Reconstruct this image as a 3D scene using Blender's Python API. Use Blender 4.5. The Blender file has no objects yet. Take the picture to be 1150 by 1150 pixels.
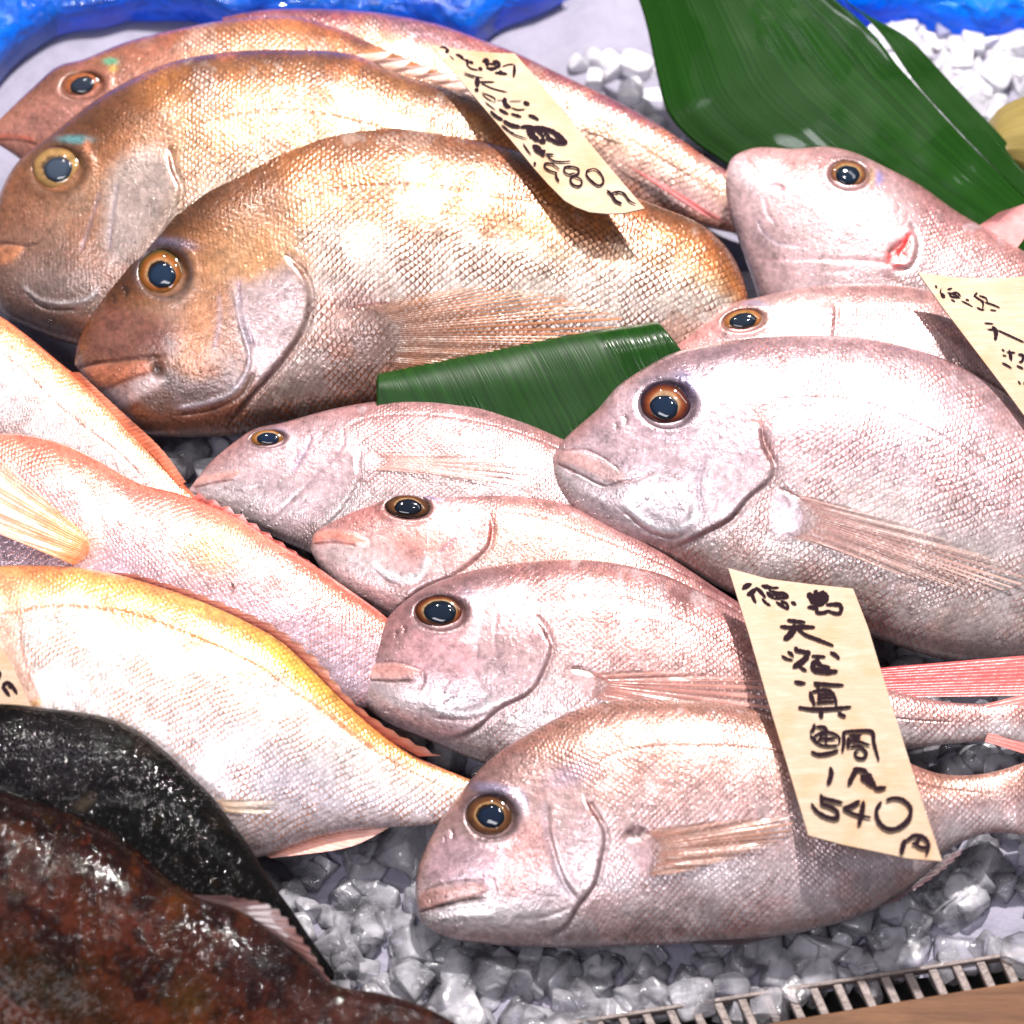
import bpy, math, random
import numpy as np
from mathutils import Vector
from mathutils.bvhtree import BVHTree
rng = np.random.default_rng(7)
random.seed(7)
SC = bpy.context.scene
COL = SC.collection
W = 1150.0

# ------------------------------------------------------------------ camera
PITCH = math.radians(60)
DIST = 1.35
HALF = 0.23
cam_d = bpy.data.cameras.new('camera'); cam = bpy.data.objects.new('camera', cam_d); COL.objects.link(cam)
SC.camera = cam
TARGET = np.array([0, 0, 0.03])
CP = TARGET + DIST * np.array([0, -math.cos(PITCH), math.sin(PITCH)])
cam.location = CP
cam.rotation_euler = (math.pi / 2 - PITCH, 0, 0)
cam_d.sensor_width = 36
cam_d.lens = 18 / (HALF / DIST)
cam_d.clip_start = 0.05; cam_d.clip_end = 50
cam_d.dof.use_dof = True
cam_d.dof.focus_distance = DIST - 0.02
cam_d.dof.aperture_fstop = 6.3
FW = np.array([0, math.cos(PITCH), -math.sin(PITCH)])
UP = np.array([0, math.sin(PITCH), math.cos(PITCH)])
RT = np.array([1.0, 0, 0])
TH = HALF / DIST

def rays(p):
    p = np.atleast_2d(np.asarray(p, float))
    x = (p[:, 0] - W / 2) / (W / 2) * TH
    y = -(p[:, 1] - W / 2) / (W / 2) * TH
    return FW[None] + x[:, None] * RT + y[:, None] * UP

def on_plane(p, X0, n):
    d = rays(p)
    t = ((X0 - CP) @ n) / (d @ n)
    return CP + d * t[:, None]

def at_z(p, z):
    return on_plane(p, np.array([0, 0, z]), np.array([0, 0, 1.0]))

def proj(X):
    r = X - CP
    z = r @ FW
    return np.stack([W / 2 + (r @ RT) / z / TH * W / 2, W / 2 - (r @ UP) / z / TH * W / 2], 1)

def nrm(v):
    v = np.asarray(v, float); return v / np.linalg.norm(v)

class Plane:
    """median plane of a thing: through the point under px at height z; tilt leans it towards the viewer, roll sideways"""
    def __init__(s, px, z, tilt=15, roll=0):
        a, b = math.radians(tilt), math.radians(roll)
        s.n = nrm([math.sin(b), -math.sin(a) * math.cos(b), math.cos(a) * math.cos(b)])
        s.X0 = at_z(px, z)[0]
    def at(s, p, off=0):
        return on_plane(p, s.X0 + s.n * off, s.n)

# ------------------------------------------------------------------ helpers
def lin(c):
    c = np.asarray(c, float) / 255.0
    return np.where(c <= 0.04045, c / 12.92, ((c + 0.055) / 1.055) ** 2.4)

def cr(pts, n, closed=False):
    """Catmull-Rom through pts, n samples evenly spaced along the curve"""
    P = np.asarray(pts, float)
    if len(P) == 2:
        t = np.linspace(0, 1, n)[:, None]; return P[0] * (1 - t) + P[1] * t
    if closed: P = np.vstack([P[-1], P, P[0], P[1]])
    else: P = np.vstack([2 * P[0] - P[1], P, 2 * P[-1] - P[-2]])
    out = []
    for i in range(1, len(P) - 2):
        p0, p1, p2, p3 = P[i - 1], P[i], P[i + 1], P[i + 2]
        t0 = 0; t1 = t0 + np.linalg.norm(p1 - p0) ** .5 + 1e-6; t2 = t1 + np.linalg.norm(p2 - p1) ** .5 + 1e-6; t3 = t2 + np.linalg.norm(p3 - p2) ** .5 + 1e-6
        t = np.linspace(t1, t2, 40, endpoint=False)[:, None]
        A1 = (t1 - t) / (t1 - t0) * p0 + (t - t0) / (t1 - t0) * p1
        A2 = (t2 - t) / (t2 - t1) * p1 + (t - t1) / (t2 - t1) * p2
        A3 = (t3 - t) / (t3 - t2) * p2 + (t - t2) / (t3 - t2) * p3
        B1 = (t2 - t) / (t2 - t0) * A1 + (t - t0) / (t2 - t0) * A2
        B2 = (t3 - t) / (t3 - t1) * A2 + (t - t1) / (t3 - t1) * A3
        out.append((t2 - t) / (t2 - t1) * B1 + (t - t1) / (t2 - t1) * B2)
    out.append(P[-2][None])
    C = np.vstack(out)
    s = np.r_[0, np.cumsum(np.linalg.norm(np.diff(C, axis=0), axis=1))]
    q = np.linspace(0, s[-1], n)
    return np.stack([np.interp(q, s, C[:, k]) for k in range(C.shape[1])], 1)

def hash2(i, j, seed):
    h = (i.astype(np.int64) * 374761393 + j.astype(np.int64) * 668265263 + seed * 1442695041) & 0xFFFFFFFF
    h = ((h ^ (h >> 13)) * 1274126177) & 0xFFFFFFFF
    return ((h ^ (h >> 16)) & 0xFFFF) / 65535.0

def noise(p, scale, seed=0, octaves=3):
    tot = 0; amp = 1; out = 0
    for o in range(octaves):
        q = p / scale * (2 ** o)
        i = np.floor(q).astype(int); f = q - i; f = f * f * (3 - 2 * f)
        a = hash2(i[:, 0], i[:, 1], seed + o); b = hash2(i[:, 0] + 1, i[:, 1], seed + o)
        c = hash2(i[:, 0], i[:, 1] + 1, seed + o); d = hash2(i[:, 0] + 1, i[:, 1] + 1, seed + o)
        out = out + amp * ((a * (1 - f[:, 0]) + b * f[:, 0]) * (1 - f[:, 1]) + (c * (1 - f[:, 0]) + d * f[:, 0]) * f[:, 1])
        tot += amp; amp *= .55
    return out / tot

def dist_poly(q, pts, width_at=None):
    """distance from points q to a polyline; also signed side and parameter"""
    best = np.full(len(q), 1e9); side = np.zeros(len(q)); par = np.zeros(len(q))
    n = len(pts) - 1
    for i in range(n):
        a, b = pts[i], pts[i + 1]; ab = b - a; L = ab @ ab + 1e-9
        t = np.clip(((q - a) @ ab) / L, 0, 1)
        r = q - (a + t[:, None] * ab)
        d = np.sqrt((r ** 2).sum(1))
        m = d < best
        best = np.where(m, d, best)
        side = np.where(m, np.sign(ab[0] * r[:, 1] - ab[1] * r[:, 0]), side)
        par = np.where(m, (i + t) / n, par)
    return best, side, par

def inside(q, poly):
    c = np.zeros(len(q), bool); n = len(poly)
    for i in range(n):
        a, b = poly[i], poly[(i + 1) % n]
        m = ((a[1] > q[:, 1]) != (b[1] > q[:, 1]))
        xx = (b[0] - a[0]) * (q[:, 1] - a[1]) / (b[1] - a[1] + 1e-12) + a[0]
        c ^= m & (q[:, 0] < xx)
    return c

def sstep(x, a, b):
    t = np.clip((x - a) / (b - a), 0, 1); return t * t * (3 - 2 * t)

def mesh_np(name, V, F, mat, parent=None, uv=None, attrs=None, smooth=True):
    """F is (N,4) or (N,3) int array"""
    F = np.asarray(F); k = F.shape[1]
    me = bpy.data.meshes.new(name)
    me.vertices.add(len(V)); me.vertices.foreach_set('co', np.asarray(V, np.float32).ravel())
    me.loops.add(F.size); me.loops.foreach_set('vertex_index', F.astype(np.int32).ravel())
    me.polygons.add(len(F)); me.polygons.foreach_set('loop_start', np.arange(0, F.size, k, dtype=np.int32))
    me.polygons.foreach_set('loop_total', np.full(len(F), k, np.int32))
    if smooth: me.polygons.foreach_set('use_smooth', np.ones(len(F), bool))
    if uv is not None:
        l = me.uv_layers.new(name='UVMap'); l.data.foreach_set('uv', np.asarray(uv, np.float32)[F.ravel()].ravel())
    for a, d in (attrs or {}).items():
        at = me.attributes.new(a, 'FLOAT_COLOR', 'POINT')
        d = np.asarray(d, np.float32)
        if d.shape[1] == 3: d = np.hstack([d, np.ones((len(d), 1), np.float32)])
        at.data.foreach_set('color', d.ravel())
    me.update(); me.validate()
    if mat: me.materials.append(mat)
    o = bpy.data.objects.new(name, me); COL.objects.link(o)
    if parent: o.parent = parent
    return o

def grid_faces(nu, nv, wrap=False):
    i = np.arange(nu - 1)[:, None]; m = nv if wrap else nv - 1; j = np.arange(m)[None]
    a = i * nv + j; b = i * nv + (j + 1) % nv; c = (i + 1) * nv + (j + 1) % nv; d = (i + 1) * nv + j
    return np.stack([a, b, c, d], -1).reshape(-1, 4)

def thing(name, label, cat, group=None, loc=(0, 0, 0)):
    o = bpy.data.objects.new(name, None); COL.objects.link(o); o.location = loc
    o.empty_display_size = 0.02
    o['label'] = label; o['category'] = cat
    if group: o['group'] = group
    return o

def tag(o, label=None, cat=None, group=None, kind=None):
    if label: o['label'] = label
    if cat: o['category'] = cat
    if group: o['group'] = group
    if kind: o['kind'] = kind
    return o

# ------------------------------------------------------------------ materials
class NT:
    def __init__(s, name):
        s.m = bpy.data.materials.new(name); s.m.use_nodes = True
        s.t = s.m.node_tree; s.t.nodes.clear()
        s.out = s.t.nodes.new('ShaderNodeOutputMaterial')
    def n(s, typ, **kw):
        d = s.t.nodes.new('ShaderNode' + typ)
        for k, v in kw.items():
            if k.startswith('i_'):
                kk = k[2:].replace('_', ' ')
                kk = int(kk) if kk.isdigit() else kk
                s.set(d.inputs[kk], v)
            else: setattr(d, k, v)
        return d
    def set(s, inp, v):
        if hasattr(v, 'is_output') or isinstance(v, bpy.types.NodeSocket): s.t.links.new(v, inp)
        else: inp.default_value = v
    def math(s, op, a, b=0.0, c=None, clamp=False):
        d = s.t.nodes.new('ShaderNodeMath'); d.operation = op; d.use_clamp = clamp
        s.set(d.inputs[0], a); s.set(d.inputs[1], b)
        if c is not None: s.set(d.inputs[2], c)
        return d.outputs[0]
    def mix(s, f, a, b, mode='MIX'):
        d = s.t.nodes.new('ShaderNodeMix'); d.data_type = 'RGBA'; d.blend_type = mode
        s.set(d.inputs[0], f); s.set(d.inputs[6], a); s.set(d.inputs[7], b)
        return d.outputs[2]
    def ramp(s, f, stops, interp='LINEAR'):
        d = s.t.nodes.new('ShaderNodeValToRGB'); s.set(d.inputs[0], f)
        cr_ = d.color_ramp; cr_.interpolation = interp
        while len(cr_.elements) < len(stops): cr_.elements.new(0.5)
        for e, (p, c) in zip(cr_.elements, stops):
            e.position = p; e.color = tuple(c) + (1,) if len(c) == 3 else c
        return d.outputs[0]
    def noise(s, vec, scale, detail=3, rough=.5, out=0, dist=0.0):
        d = s.n('TexNoise'); s.set(d.inputs['Vector'], vec)
        d.inputs['Scale'].default_value = scale; d.inputs['Detail'].default_value = detail
        d.inputs['Roughness'].default_value = rough; d.inputs['Distortion'].default_value = dist
        return d.outputs[out]

def c4(r, g, b): return tuple(lin((r, g, b))) + (1.0,)

def fish_mat(name, edge=(120, 70, 55), edge_amt=.7, bump=1.0, metal=.62, rough=.30, coat=.75, spark=1.0, sp_noise=.42, spec=.6, crough=.08, fine=.00007, glint=.00035, gthr=1.36):
    k = NT(name)
    col = k.n('Attribute', attribute_name='Col').outputs['Color']
    msk = k.n('Attribute', attribute_name='Msk')
    sep = k.n('SeparateColor'); k.set(sep.inputs[0], msk.outputs['Color'])
    scl, met, wet = sep.outputs[0], sep.outputs[1], sep.outputs[2]
    uv = k.n('UVMap', uv_map='UVMap').outputs[0]
    obj = k.n('TexCoord').outputs['Object']
    # slight warp of the scale grid
    wn = k.n('TexNoise'); k.set(wn.inputs['Vector'], uv); wn.inputs['Scale'].default_value = .13; wn.inputs['Detail'].default_value = 1
    wsub = k.n('VectorMath', operation='SUBTRACT'); k.set(wsub.inputs[0], wn.outputs['Color']); wsub.inputs[1].default_value = (.5, .5, .5)
    wsc = k.n('VectorMath', operation='SCALE'); k.set(wsc.inputs[0], wsub.outputs[0]); wsc.inputs['Scale'].default_value = 2.2
    wad = k.n('VectorMath', operation='ADD'); k.set(wad.inputs[0], uv); k.set(wad.inputs[1], wsc.outputs[0])
    sx = k.n('SeparateXYZ'); k.set(sx.inputs[0], wad.outputs[0])
    xa = k.math('MULTIPLY', k.math('ADD', sx.outputs[0], sx.outputs[1]), .7071)
    ya = k.math('MULTIPLY', k.math('SUBTRACT', sx.outputs[0], sx.outputs[1]), .7071)
    fa, fb = k.math('FRACT', xa), k.math('FRACT', ya)
    cell = k.n('CombineXYZ'); k.set(cell.inputs[0], k.math('FLOOR', xa)); k.set(cell.inputs[1], k.math('FLOOR', ya))
    wh = k.n('TexWhiteNoise', noise_dimensions='2D'); k.set(wh.inputs['Vector'], cell.outputs[0])
    vsepn = wh.outputs['Color']
    e = k.math('SQRT', k.math('ADD', k.math('MULTIPLY', fa, fa), k.math('MULTIPLY', fb, fb)))
    edge_f = k.n('MapRange', interpolation_type='SMOOTHSTEP'); k.set(edge_f.inputs[0], e)
    edge_f.inputs[1].default_value = .70; edge_f.inputs[2].default_value = 1.05
    # each scale rises towards its free rear edge, then drops onto the next
    tail = k.math('MULTIPLY', e, k.math('SUBTRACT', 1.0, edge_f.outputs[0]))
    edg = k.math('MULTIPLY', edge_f.outputs[0], scl)
    n1 = k.noise(obj, 60, 4, .6)
    n2 = k.noise(obj, 420, 3, .6)
    fm = k.n('MapRange', interpolation_type='SMOOTHSTEP'); k.set(fm.inputs[0], n1); fm.inputs[1].default_value = .40; fm.inputs[2].default_value = .60
    fm.inputs[3].default_value = .38
    scl = k.math('MULTIPLY', scl, fm.outputs[0])
    edg = k.math('MULTIPLY', edge_f.outputs[0], scl)
    n3 = k.noise(obj, 1600, 2, .6)
    amt = k.math('MULTIPLY', edg, k.math('MULTIPLY', k.math('ADD', n1, .25), edge_amt), clamp=True)
    base = k.mix(amt, col, c4(*edge))
    vsep = k.n('SeparateColor'); k.set(vsep.inputs[0], vsepn)
    var = k.math('MULTIPLY', k.math('SUBTRACT', vsep.outputs[0], .5), k.math('MULTIPLY', scl, .5))
    br = k.math('ADD', k.math('ADD', 1.0, var), k.math('MULTIPLY', k.math('SUBTRACT', n2, .5), sp_noise * 2))
    vm = k.n('VectorMath', operation='SCALE'); k.set(vm.inputs[0], base); k.set(vm.inputs['Scale'], br)
    # bump
    h_sc = k.math('MULTIPLY', k.math('MULTIPLY', k.math('ADD', k.math('MULTIPLY', tail, 1.0), k.math('MULTIPLY', k.math('MULTIPLY', vsep.outputs[1], fa), .7)), scl), 1.0)
    h = k.math('ADD', k.math('MULTIPLY', h_sc, .0008 * bump), k.math('MULTIPLY', n2, .0004 * spark))
    h = k.math('ADD', h, k.math('MULTIPLY', n3, fine))
    # beads of water and mucus that catch the lamps
    vg = k.n('TexVoronoi', voronoi_dimensions='3D', feature='F1'); k.set(vg.inputs['Vector'], obj); vg.inputs['Scale'].default_value = 700
    gs = k.n('SeparateColor'); k.set(gs.inputs[0], vg.outputs['Color'])
    cl = k.noise(obj, 45, 2)
    on = k.math('GREATER_THAN', k.math('ADD', gs.outputs[0], k.math('MULTIPLY', cl, .9)), gthr)
    dome = k.math('SUBTRACT', 1.0, k.math('MULTIPLY', vg.outputs['Distance'], vg.outputs['Distance']))
    h = k.math('ADD', h, k.math('MULTIPLY', k.math('MULTIPLY', dome, on), glint))
    bm = k.n('Bump'); bm.inputs['Strength'].default_value = .75; bm.inputs['Distance'].default_value = 1.0; k.set(bm.inputs['Height'], h)
    bc = k.n('Bump'); bc.inputs['Strength'].default_value = .5; bc.inputs['Distance'].default_value = 1.0; k.set(bc.inputs['Height'], h)
    p = k.n('BsdfPrincipled')
    k.set(p.inputs['Base Color'], vm.outputs[0]); k.set(p.inputs['Normal'], bm.outputs[0])
    k.set(p.inputs['Metallic'], k.math('MULTIPLY', met, metal))
    k.set(p.inputs['Roughness'], k.math('ADD', rough - .12, k.math('MULTIPLY', n1, .25)))
    p.inputs['Specular IOR Level'].default_value = spec
    k.set(p.inputs['Coat Weight'], k.math('MULTIPLY', wet, coat)); p.inputs['Coat Roughness'].default_value = crough
    k.set(p.inputs['Coat Normal'], bc.outputs[0])
    p.inputs['Coat IOR'].default_value = 1.33
    k.t.links.new(p.outputs[0], k.out.inputs[0])
    return k.m

def fin_mat(name, clear=.45, rough=.25, rb=.00012, rc=.3):
    k = NT(name)
    col = k.n('Attribute', attribute_name='Col').outputs['Color']
    uv = k.n('UVMap', uv_map='UVMap').outputs[0]
    s = k.n('SeparateXYZ'); k.set(s.inputs[0], uv)
    # rays run along v; u counts the rays
    r = k.math('ABSOLUTE', k.math('SUBTRACT', k.math('FRACT', k.math('MULTIPLY', s.outputs[0], 2.0)), .5))
    ray = k.n('MapRange', interpolation_type='SMOOTHSTEP'); k.set(ray.inputs[0], r); ray.inputs[1].default_value = .15; ray.inputs[2].default_value = .42
    obj = k.n('TexCoord').outputs['Object']
    nn = k.noise(obj, 300, 3)
    p = k.n('BsdfPrincipled'); 
    dark = k.mix(k.math('MULTIPLY', ray.outputs[0], rc), col, k.mix(.6, col, (0.1, .03, .02, 1), 'MULTIPLY'))
    k.set(p.inputs['Base Color'], dark)
    k.set(p.inputs['Roughness'], k.math('ADD', rough - .1, k.math('MULTIPLY', nn, .2)))
    p.inputs['Coat Weight'].default_value = .6; p.inputs['Coat Roughness'].default_value = .08
    bm = k.n('Bump'); bm.inputs['Distance'].default_value = 1; bm.inputs['Strength'].default_value = .8
    k.set(bm.inputs['Height'], k.math('ADD', k.math('MULTIPLY', ray.outputs[0], -rb), k.math('MULTIPLY', nn, .0005)))
    k.set(p.inputs['Normal'], bm.outputs[0])
    tr = k.n('BsdfTransparent')
    mx = k.n('MixShader')
    op = k.n('Attribute', attribute_name='Msk'); so = k.n('SeparateColor'); k.set(so.inputs[0], op.outputs['Color'])
    # membrane between the rays is clearer
    f = k.math('MULTIPLY', k.math('MULTIPLY', k.math('SUBTRACT', 1.15, ray.outputs[0]), so.outputs[0]), clear, clamp=True)
    k.set(mx.inputs[0], f); k.t.links.new(p.outputs[0], mx.inputs[1]); k.t.links.new(tr.outputs[0], mx.inputs[2])
    k.t.links.new(mx.outputs[0], k.out.inputs[0])
    return k.m

def eye_mat(name, rough=.06):
    k = NT(name)
    col = k.n('Attribute', attribute_name='Col').outputs['Color']
    p = k.n('BsdfPrincipled'); k.set(p.inputs['Base Color'], col)
    p.inputs['Roughness'].default_value = .5; p.inputs['Specular IOR Level'].default_value = 0; p.inputs['Coat Weight'].default_value = 1; p.inputs['Coat Roughness'].default_value = rough
    p.inputs['Coat IOR'].default_value = 1.4
    k.t.links.new(p.outputs[0], k.out.inputs[0]); return k.m

M_EYE = eye_mat('eye_gloss')
M_PINK = fish_mat('bream_pink_skin', edge=(136, 86, 80), edge_amt=.85, bump=.45)
M_BROWN = fish_mat('bream_bronze_skin', edge=(92, 46, 22), edge_amt=1.15, bump=.65)
M_RED = fish_mat('red_fish_skin', edge=(200, 120, 95), edge_amt=.5, bump=.45)
M_YEL = fish_mat('yellow_fish_skin', edge=(150, 88, 40), edge_amt=1.0, bump=.5)
M_DARK = fish_mat('dark_fish_skin', edge=(15, 10, 10), edge_amt=.5, bump=.5, metal=.0, rough=.6, coat=.42, spark=.5, sp_noise=.5, spec=.0, crough=.04, fine=.00004, glint=.0010, gthr=1.04)
M_FIN = fin_mat('fin_membrane', clear=.9)
M_FIN_S = fin_mat('fin_membrane_dense', clear=.45, rb=.00008, rc=.30, rough=.36)

GAIN = {'bream_pink_skin': .64, 'bream_bronze_skin': .54, 'red_fish_skin': .74, 'yellow_fish_skin': .76, 'dark_fish_skin': .21}
# ------------------------------------------------------------------ fish
class Fish:
    def __init__(s, name, label, group, top, bot, plane, kf=.42, mat=None, stops=None, scale_px=8.5, ops=(), cat='fish',
                 noise_amt=.1, seed=1, silver=((-1, .6), (0, .9), (.6, .6), (1, .3)), res=1.75, wet=1.0, blotch=None, fold=1.0):
        s.pl = plane; scale_px = scale_px * .70
        s.root = thing(name, label, cat, group)
        T = cr(top, 900); B = cr(bot, 900)
        L = np.linalg.norm(np.diff(T, axis=0), axis=1).sum()
        nu = int(L / res); Hh = np.linalg.norm(T - B, axis=1).max()
        nf = int(Hh / res * 1.25); nb = 26
        ii = np.linspace(0, 899, nu)
        def samp(A): return np.stack([np.interp(ii, np.arange(900), A[:, q]) for q in range(2)], 1)
        T, B = samp(T), samp(B)
        T3, B3 = plane.at(T), plane.at(B)
        mid = (T3 + B3) / 2; half = (T3 - B3) / 2
        hl = np.linalg.norm(half, axis=1)
        u = np.linspace(0, 1, nu)
        K = kf * hl
        ker = np.exp(-np.linspace(-2, 2, 21) ** 2); ker /= ker.sum()
        K = np.convolve(np.pad(K, 10, 'edge'), ker, 'valid')
        K = K * np.sqrt(np.clip((1 - u) * 30, 0, 1)) * np.sqrt(np.clip(u * 40, 0, 1))
        ph = np.concatenate([np.linspace(0, math.pi, nf), math.pi + np.linspace(0, math.pi, nb + 2)[1:-1]])
        # even out spacing across the flank
        nv = len(ph)
        c = np.cos(ph); sn = np.sin(ph)
        hz = np.where(sn >= 0, np.abs(sn) ** .9, -.85 * np.abs(sn))
        V = mid[:, None] + half[:, None] * c[None, :, None] + plane.n[None, None] * (K[:, None] * hz[None])[:, :, None]
        V = V.reshape(-1, 3)
        front = np.repeat((sn >= -1e-6)[None], nu, 0).ravel()
        vv = np.repeat(c[None], nu, 0).ravel(); uu = np.repeat(u[:, None], nv, 1).ravel()
        q = proj(V)
        mp = (T + B) / 2; al = np.r_[0, np.cumsum(np.linalg.norm(np.diff(mp, axis=0), axis=1))]
        hp = np.linalg.norm(T - B, axis=1) / 2
        uv = np.stack([np.repeat(al[:, None], nv, 1).ravel() / scale_px, (np.where(front, vv, vv + 7) * np.repeat(hp[:, None], nv, 1).ravel()) / scale_px * 1.15], 1)
        # colour across the body
        st = sorted(stops, key=lambda a: a[0]); sv = [a[0] for a in st]; sc = np.array([lin(a[1]) for a in st])
        wob = vv + (noise(q, 45, seed, 3) - .5) * .35
        col = np.stack([np.interp(wob, sv, sc[:, k]) for k in range(3)], 1)
        n2 = noise(q, 14, seed + 5, 4)
        col *= (1 + (n2 - .5) * noise_amt * 4)[:, None]
        if blotch is None and 'bream' in mat.name:
            blotch = (((214, 150, 142), 38, .54, .22), ((232, 224, 232), 17, .62, .25)) if 'pink' in mat.name else (((222, 122, 62), 42, .52, .35), ((240, 222, 212), 26, .62, .25), ((84, 52, 38), 13, .66, .3))
        if blotch is not None:
            for bc, bs, bt, ba in blotch:
                m = sstep(noise(q, bs, seed + int(bs), 4), bt, bt + .12) * ba
                col = col * (1 - m[:, None]) + lin(bc) * m[:, None]
        scl = np.clip(sstep(np.abs(uu), .0, .02), 0, 1)
        sil = np.interp(vv, [a[0] for a in silver], [a[1] for a in silver])
        wetm = np.full(len(V), wet)
        disp = np.zeros(len(V))
        disp += (noise(q, 60, seed + 9, 2) - .5) * .0016
        jit = (noise(q, 9, seed + 11, 3) - .5) * 2
        m5 = noise(q, 16, seed + 17, 2)
        for op in ops:
            k = op[0]
            if k == 'S':      # stroke: pts, width, colour, alpha, disp(mm)
                _, pts, w, cc, a, dmm = op
                pts = cr(pts, 24)
                bb = (q[:, 0] > pts[:, 0].min() - 4 * w) & (q[:, 0] < pts[:, 0].max() + 4 * w) & (q[:, 1] > pts[:, 1].min() - 4 * w) & (q[:, 1] < pts[:, 1].max() + 4 * w) & front
                idx = np.where(bb)[0]
                if not len(idx): continue
                d, sd, par = dist_poly(q[idx], pts)
                ends = sstep(par, 0, .06) * sstep(1 - par, 0, .12)
                w = w * .78; f = np.exp(-(d / (w * (1 + .3 * jit[idx]))) ** 2) * (.2 + .8 * ends) * (.8 + .5 * (m5[idx] - .5))
                if cc is not None:
                    fa = np.clip(f * a, 0, 1)[:, None]; col[idx] = col[idx] * (1 - fa) + lin(cc) * fa
                disp[idx] += f * dmm * .0007
            elif k == 'E':    # plate edge: raised on one side, groove on the line
                _, pts, w, hmm, sgn, L_ = op
                pts = cr(pts, 28)
                bb = (q[:, 0] > pts[:, 0].min() - 2 * L_) & (q[:, 0] < pts[:, 0].max() + 2 * L_) & (q[:, 1] > pts[:, 1].min() - 2 * L_) & (q[:, 1] < pts[:, 1].max() + 2 * L_) & front
                idx = np.where(bb)[0]
                if not len(idx): continue
                d, sd, par = dist_poly(q[idx], pts)
                ends = sstep(par, 0, .12) * sstep(1 - par, 0, .12)
                up = np.exp(-(d / L_) ** 2) * sstep(sd * sgn * d, -w, w)
                gr = np.exp(-((d * sd * sgn + w * .6) / w) ** 2)
                disp[idx] += (up * hmm * .8 - gr * hmm * .6) * .001 * ends
            elif k == 'B':    # blob: cx, cy, rx, ry, angle, colour, alpha, disp, hardness, noise
                _, cx, cy, rx, ry, ang, cc, a, dmm, hard = op
                ca, sa = math.cos(math.radians(ang)), math.sin(math.radians(ang))
                dx, dy = q[:, 0] - cx, q[:, 1] - cy
                idx = np.where((np.hypot(dx, dy) < 3 * max(rx, ry)) & front)[0]
                if not len(idx): continue
                r = np.hypot((dx[idx] * ca + dy[idx] * sa) / rx, (-dx[idx] * sa + dy[idx] * ca) / ry)
                f = 1 / (1 + np.exp((r - 1 + .12 * jit[idx]) * hard))
                f = f - 1 / (1 + np.exp(2 * hard))
                if cc is not None:
                    fa = np.clip(f * a, 0, 1)[:, None]; col[idx] = col[idx] * (1 - fa) + lin(cc) * fa
                disp[idx] += f * dmm * .001
            elif k == 'P':    # polygon region: pts, soft px, colour, alpha, disp, scale mask, silver
                _, pts, soft, cc, a, dmm, ms, si = op
                poly = cr(pts, 60, True)
                x0, x1, y0, y1 = poly[:, 0].min() - 2 * soft, poly[:, 0].max() + 2 * soft, poly[:, 1].min() - 2 * soft, poly[:, 1].max() + 2 * soft
                idx = np.where((q[:, 0] > x0) & (q[:, 0] < x1) & (q[:, 1] > y0) & (q[:, 1] < y1) & front)[0]
                if not len(idx): continue
                d, _, _ = dist_poly(q[idx], np.vstack([poly, poly[:1]]))
                sd = np.where(inside(q[idx], poly), d, -d) + jit[idx] * soft * .35
                f = sstep(sd, -soft * 1.3, soft * 1.5)
                if cc is not None:
                    fa = np.clip(f * a, 0, 1)[:, None]; col[idx] = col[idx] * (1 - fa) + lin(cc) * (1 + (n2[idx] - .5)[:, None] * .35) * fa
                disp[idx] += f * dmm * .0005
                if ms is not None: scl[idx] = scl[idx] * (1 - f) + ms * f
                if si is not None: sil[idx] = sil[idx] * (1 - f) + si * f
            elif k == 'R':    # eye socket: cx, cy, rx, ry, ang
                _, cx, cy, rx, ry, ang, cc = op
                ca, sa = math.cos(math.radians(ang)), math.sin(math.radians(ang))
                dx, dy = q[:, 0] - cx, q[:, 1] - cy
                idx = np.where((np.hypot(dx, dy) < 3 * max(rx, ry)) & front)[0]
                r = np.hypot((dx[idx] * ca + dy[idx] * sa) / rx, (-dx[idx] * sa + dy[idx] * ca) / ry)
                disp[idx] += (-.0034 * sstep(1.02 - r, -.06, .22) + .0006 * np.exp(-((r - 1.25) / .22) ** 2)) * min(1, rx / 26)
                fa = (np.exp(-((r - 1.06) / .2) ** 2) * .7)[:, None]
                col[idx] = col[idx] * (1 - fa) + lin(cc) * fa
                m = sstep(1.5 - r, 0, .3); scl[idx] *= 1 - m
        V = V + plane.n[None] * disp[:, None]
        s.V, s.nu, s.nv = V, nu, nv
        F = grid_faces(nu, nv, True)
        # fine mottling and small dark flecks of real skin
        m1 = noise(q, 5.5, seed + 21, 3); m2 = noise(q, 22, seed + 22, 3)
        col *= (1 + (m1 - .5) * .8 * (1 - .5 * scl) + (m2 - .5) * .45 + (noise(q, 2.6, seed + 31, 2) - .5) * .35)[:, None]
        fl = sstep(m1, .68, .8) * .35 * (1 - scl * .6)
        col = col * (1 - fl[:, None] * np.array([.25, .5, .45]))
        col = np.clip(col * GAIN.get(mat.name, 1), .002, .92)
        msk = np.stack([np.clip(scl, 0, 1), np.clip(sil, 0, 1), wetm], 1)
        s.body = mesh_np('body', V, F, mat, s.root, uv, {'Col': col, 'Msk': msk})
        # coarse surface for laying fins and eyes on the flank
        G = V.reshape(nu, nv, 3)[::4, :nf:3]
        a, b = G.shape[:2]
        s.bvh = BVHTree.FromPolygons([tuple(x) for x in G.reshape(-1, 3)], [tuple(int(y) for y in x) for x in grid_faces(a, b)])
    def skin(s, p, off=0.0):
        D = rays(p); out = s.pl.at(p)
        off = np.broadcast_to(off, (len(D),))
        for i, d in enumerate(D):
            h = s.bvh.ray_cast(Vector(CP), Vector(d))
            if h[0] is not None:
                out[i] = np.array(h[0]) + s.pl.n * off[i]
        return out
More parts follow.
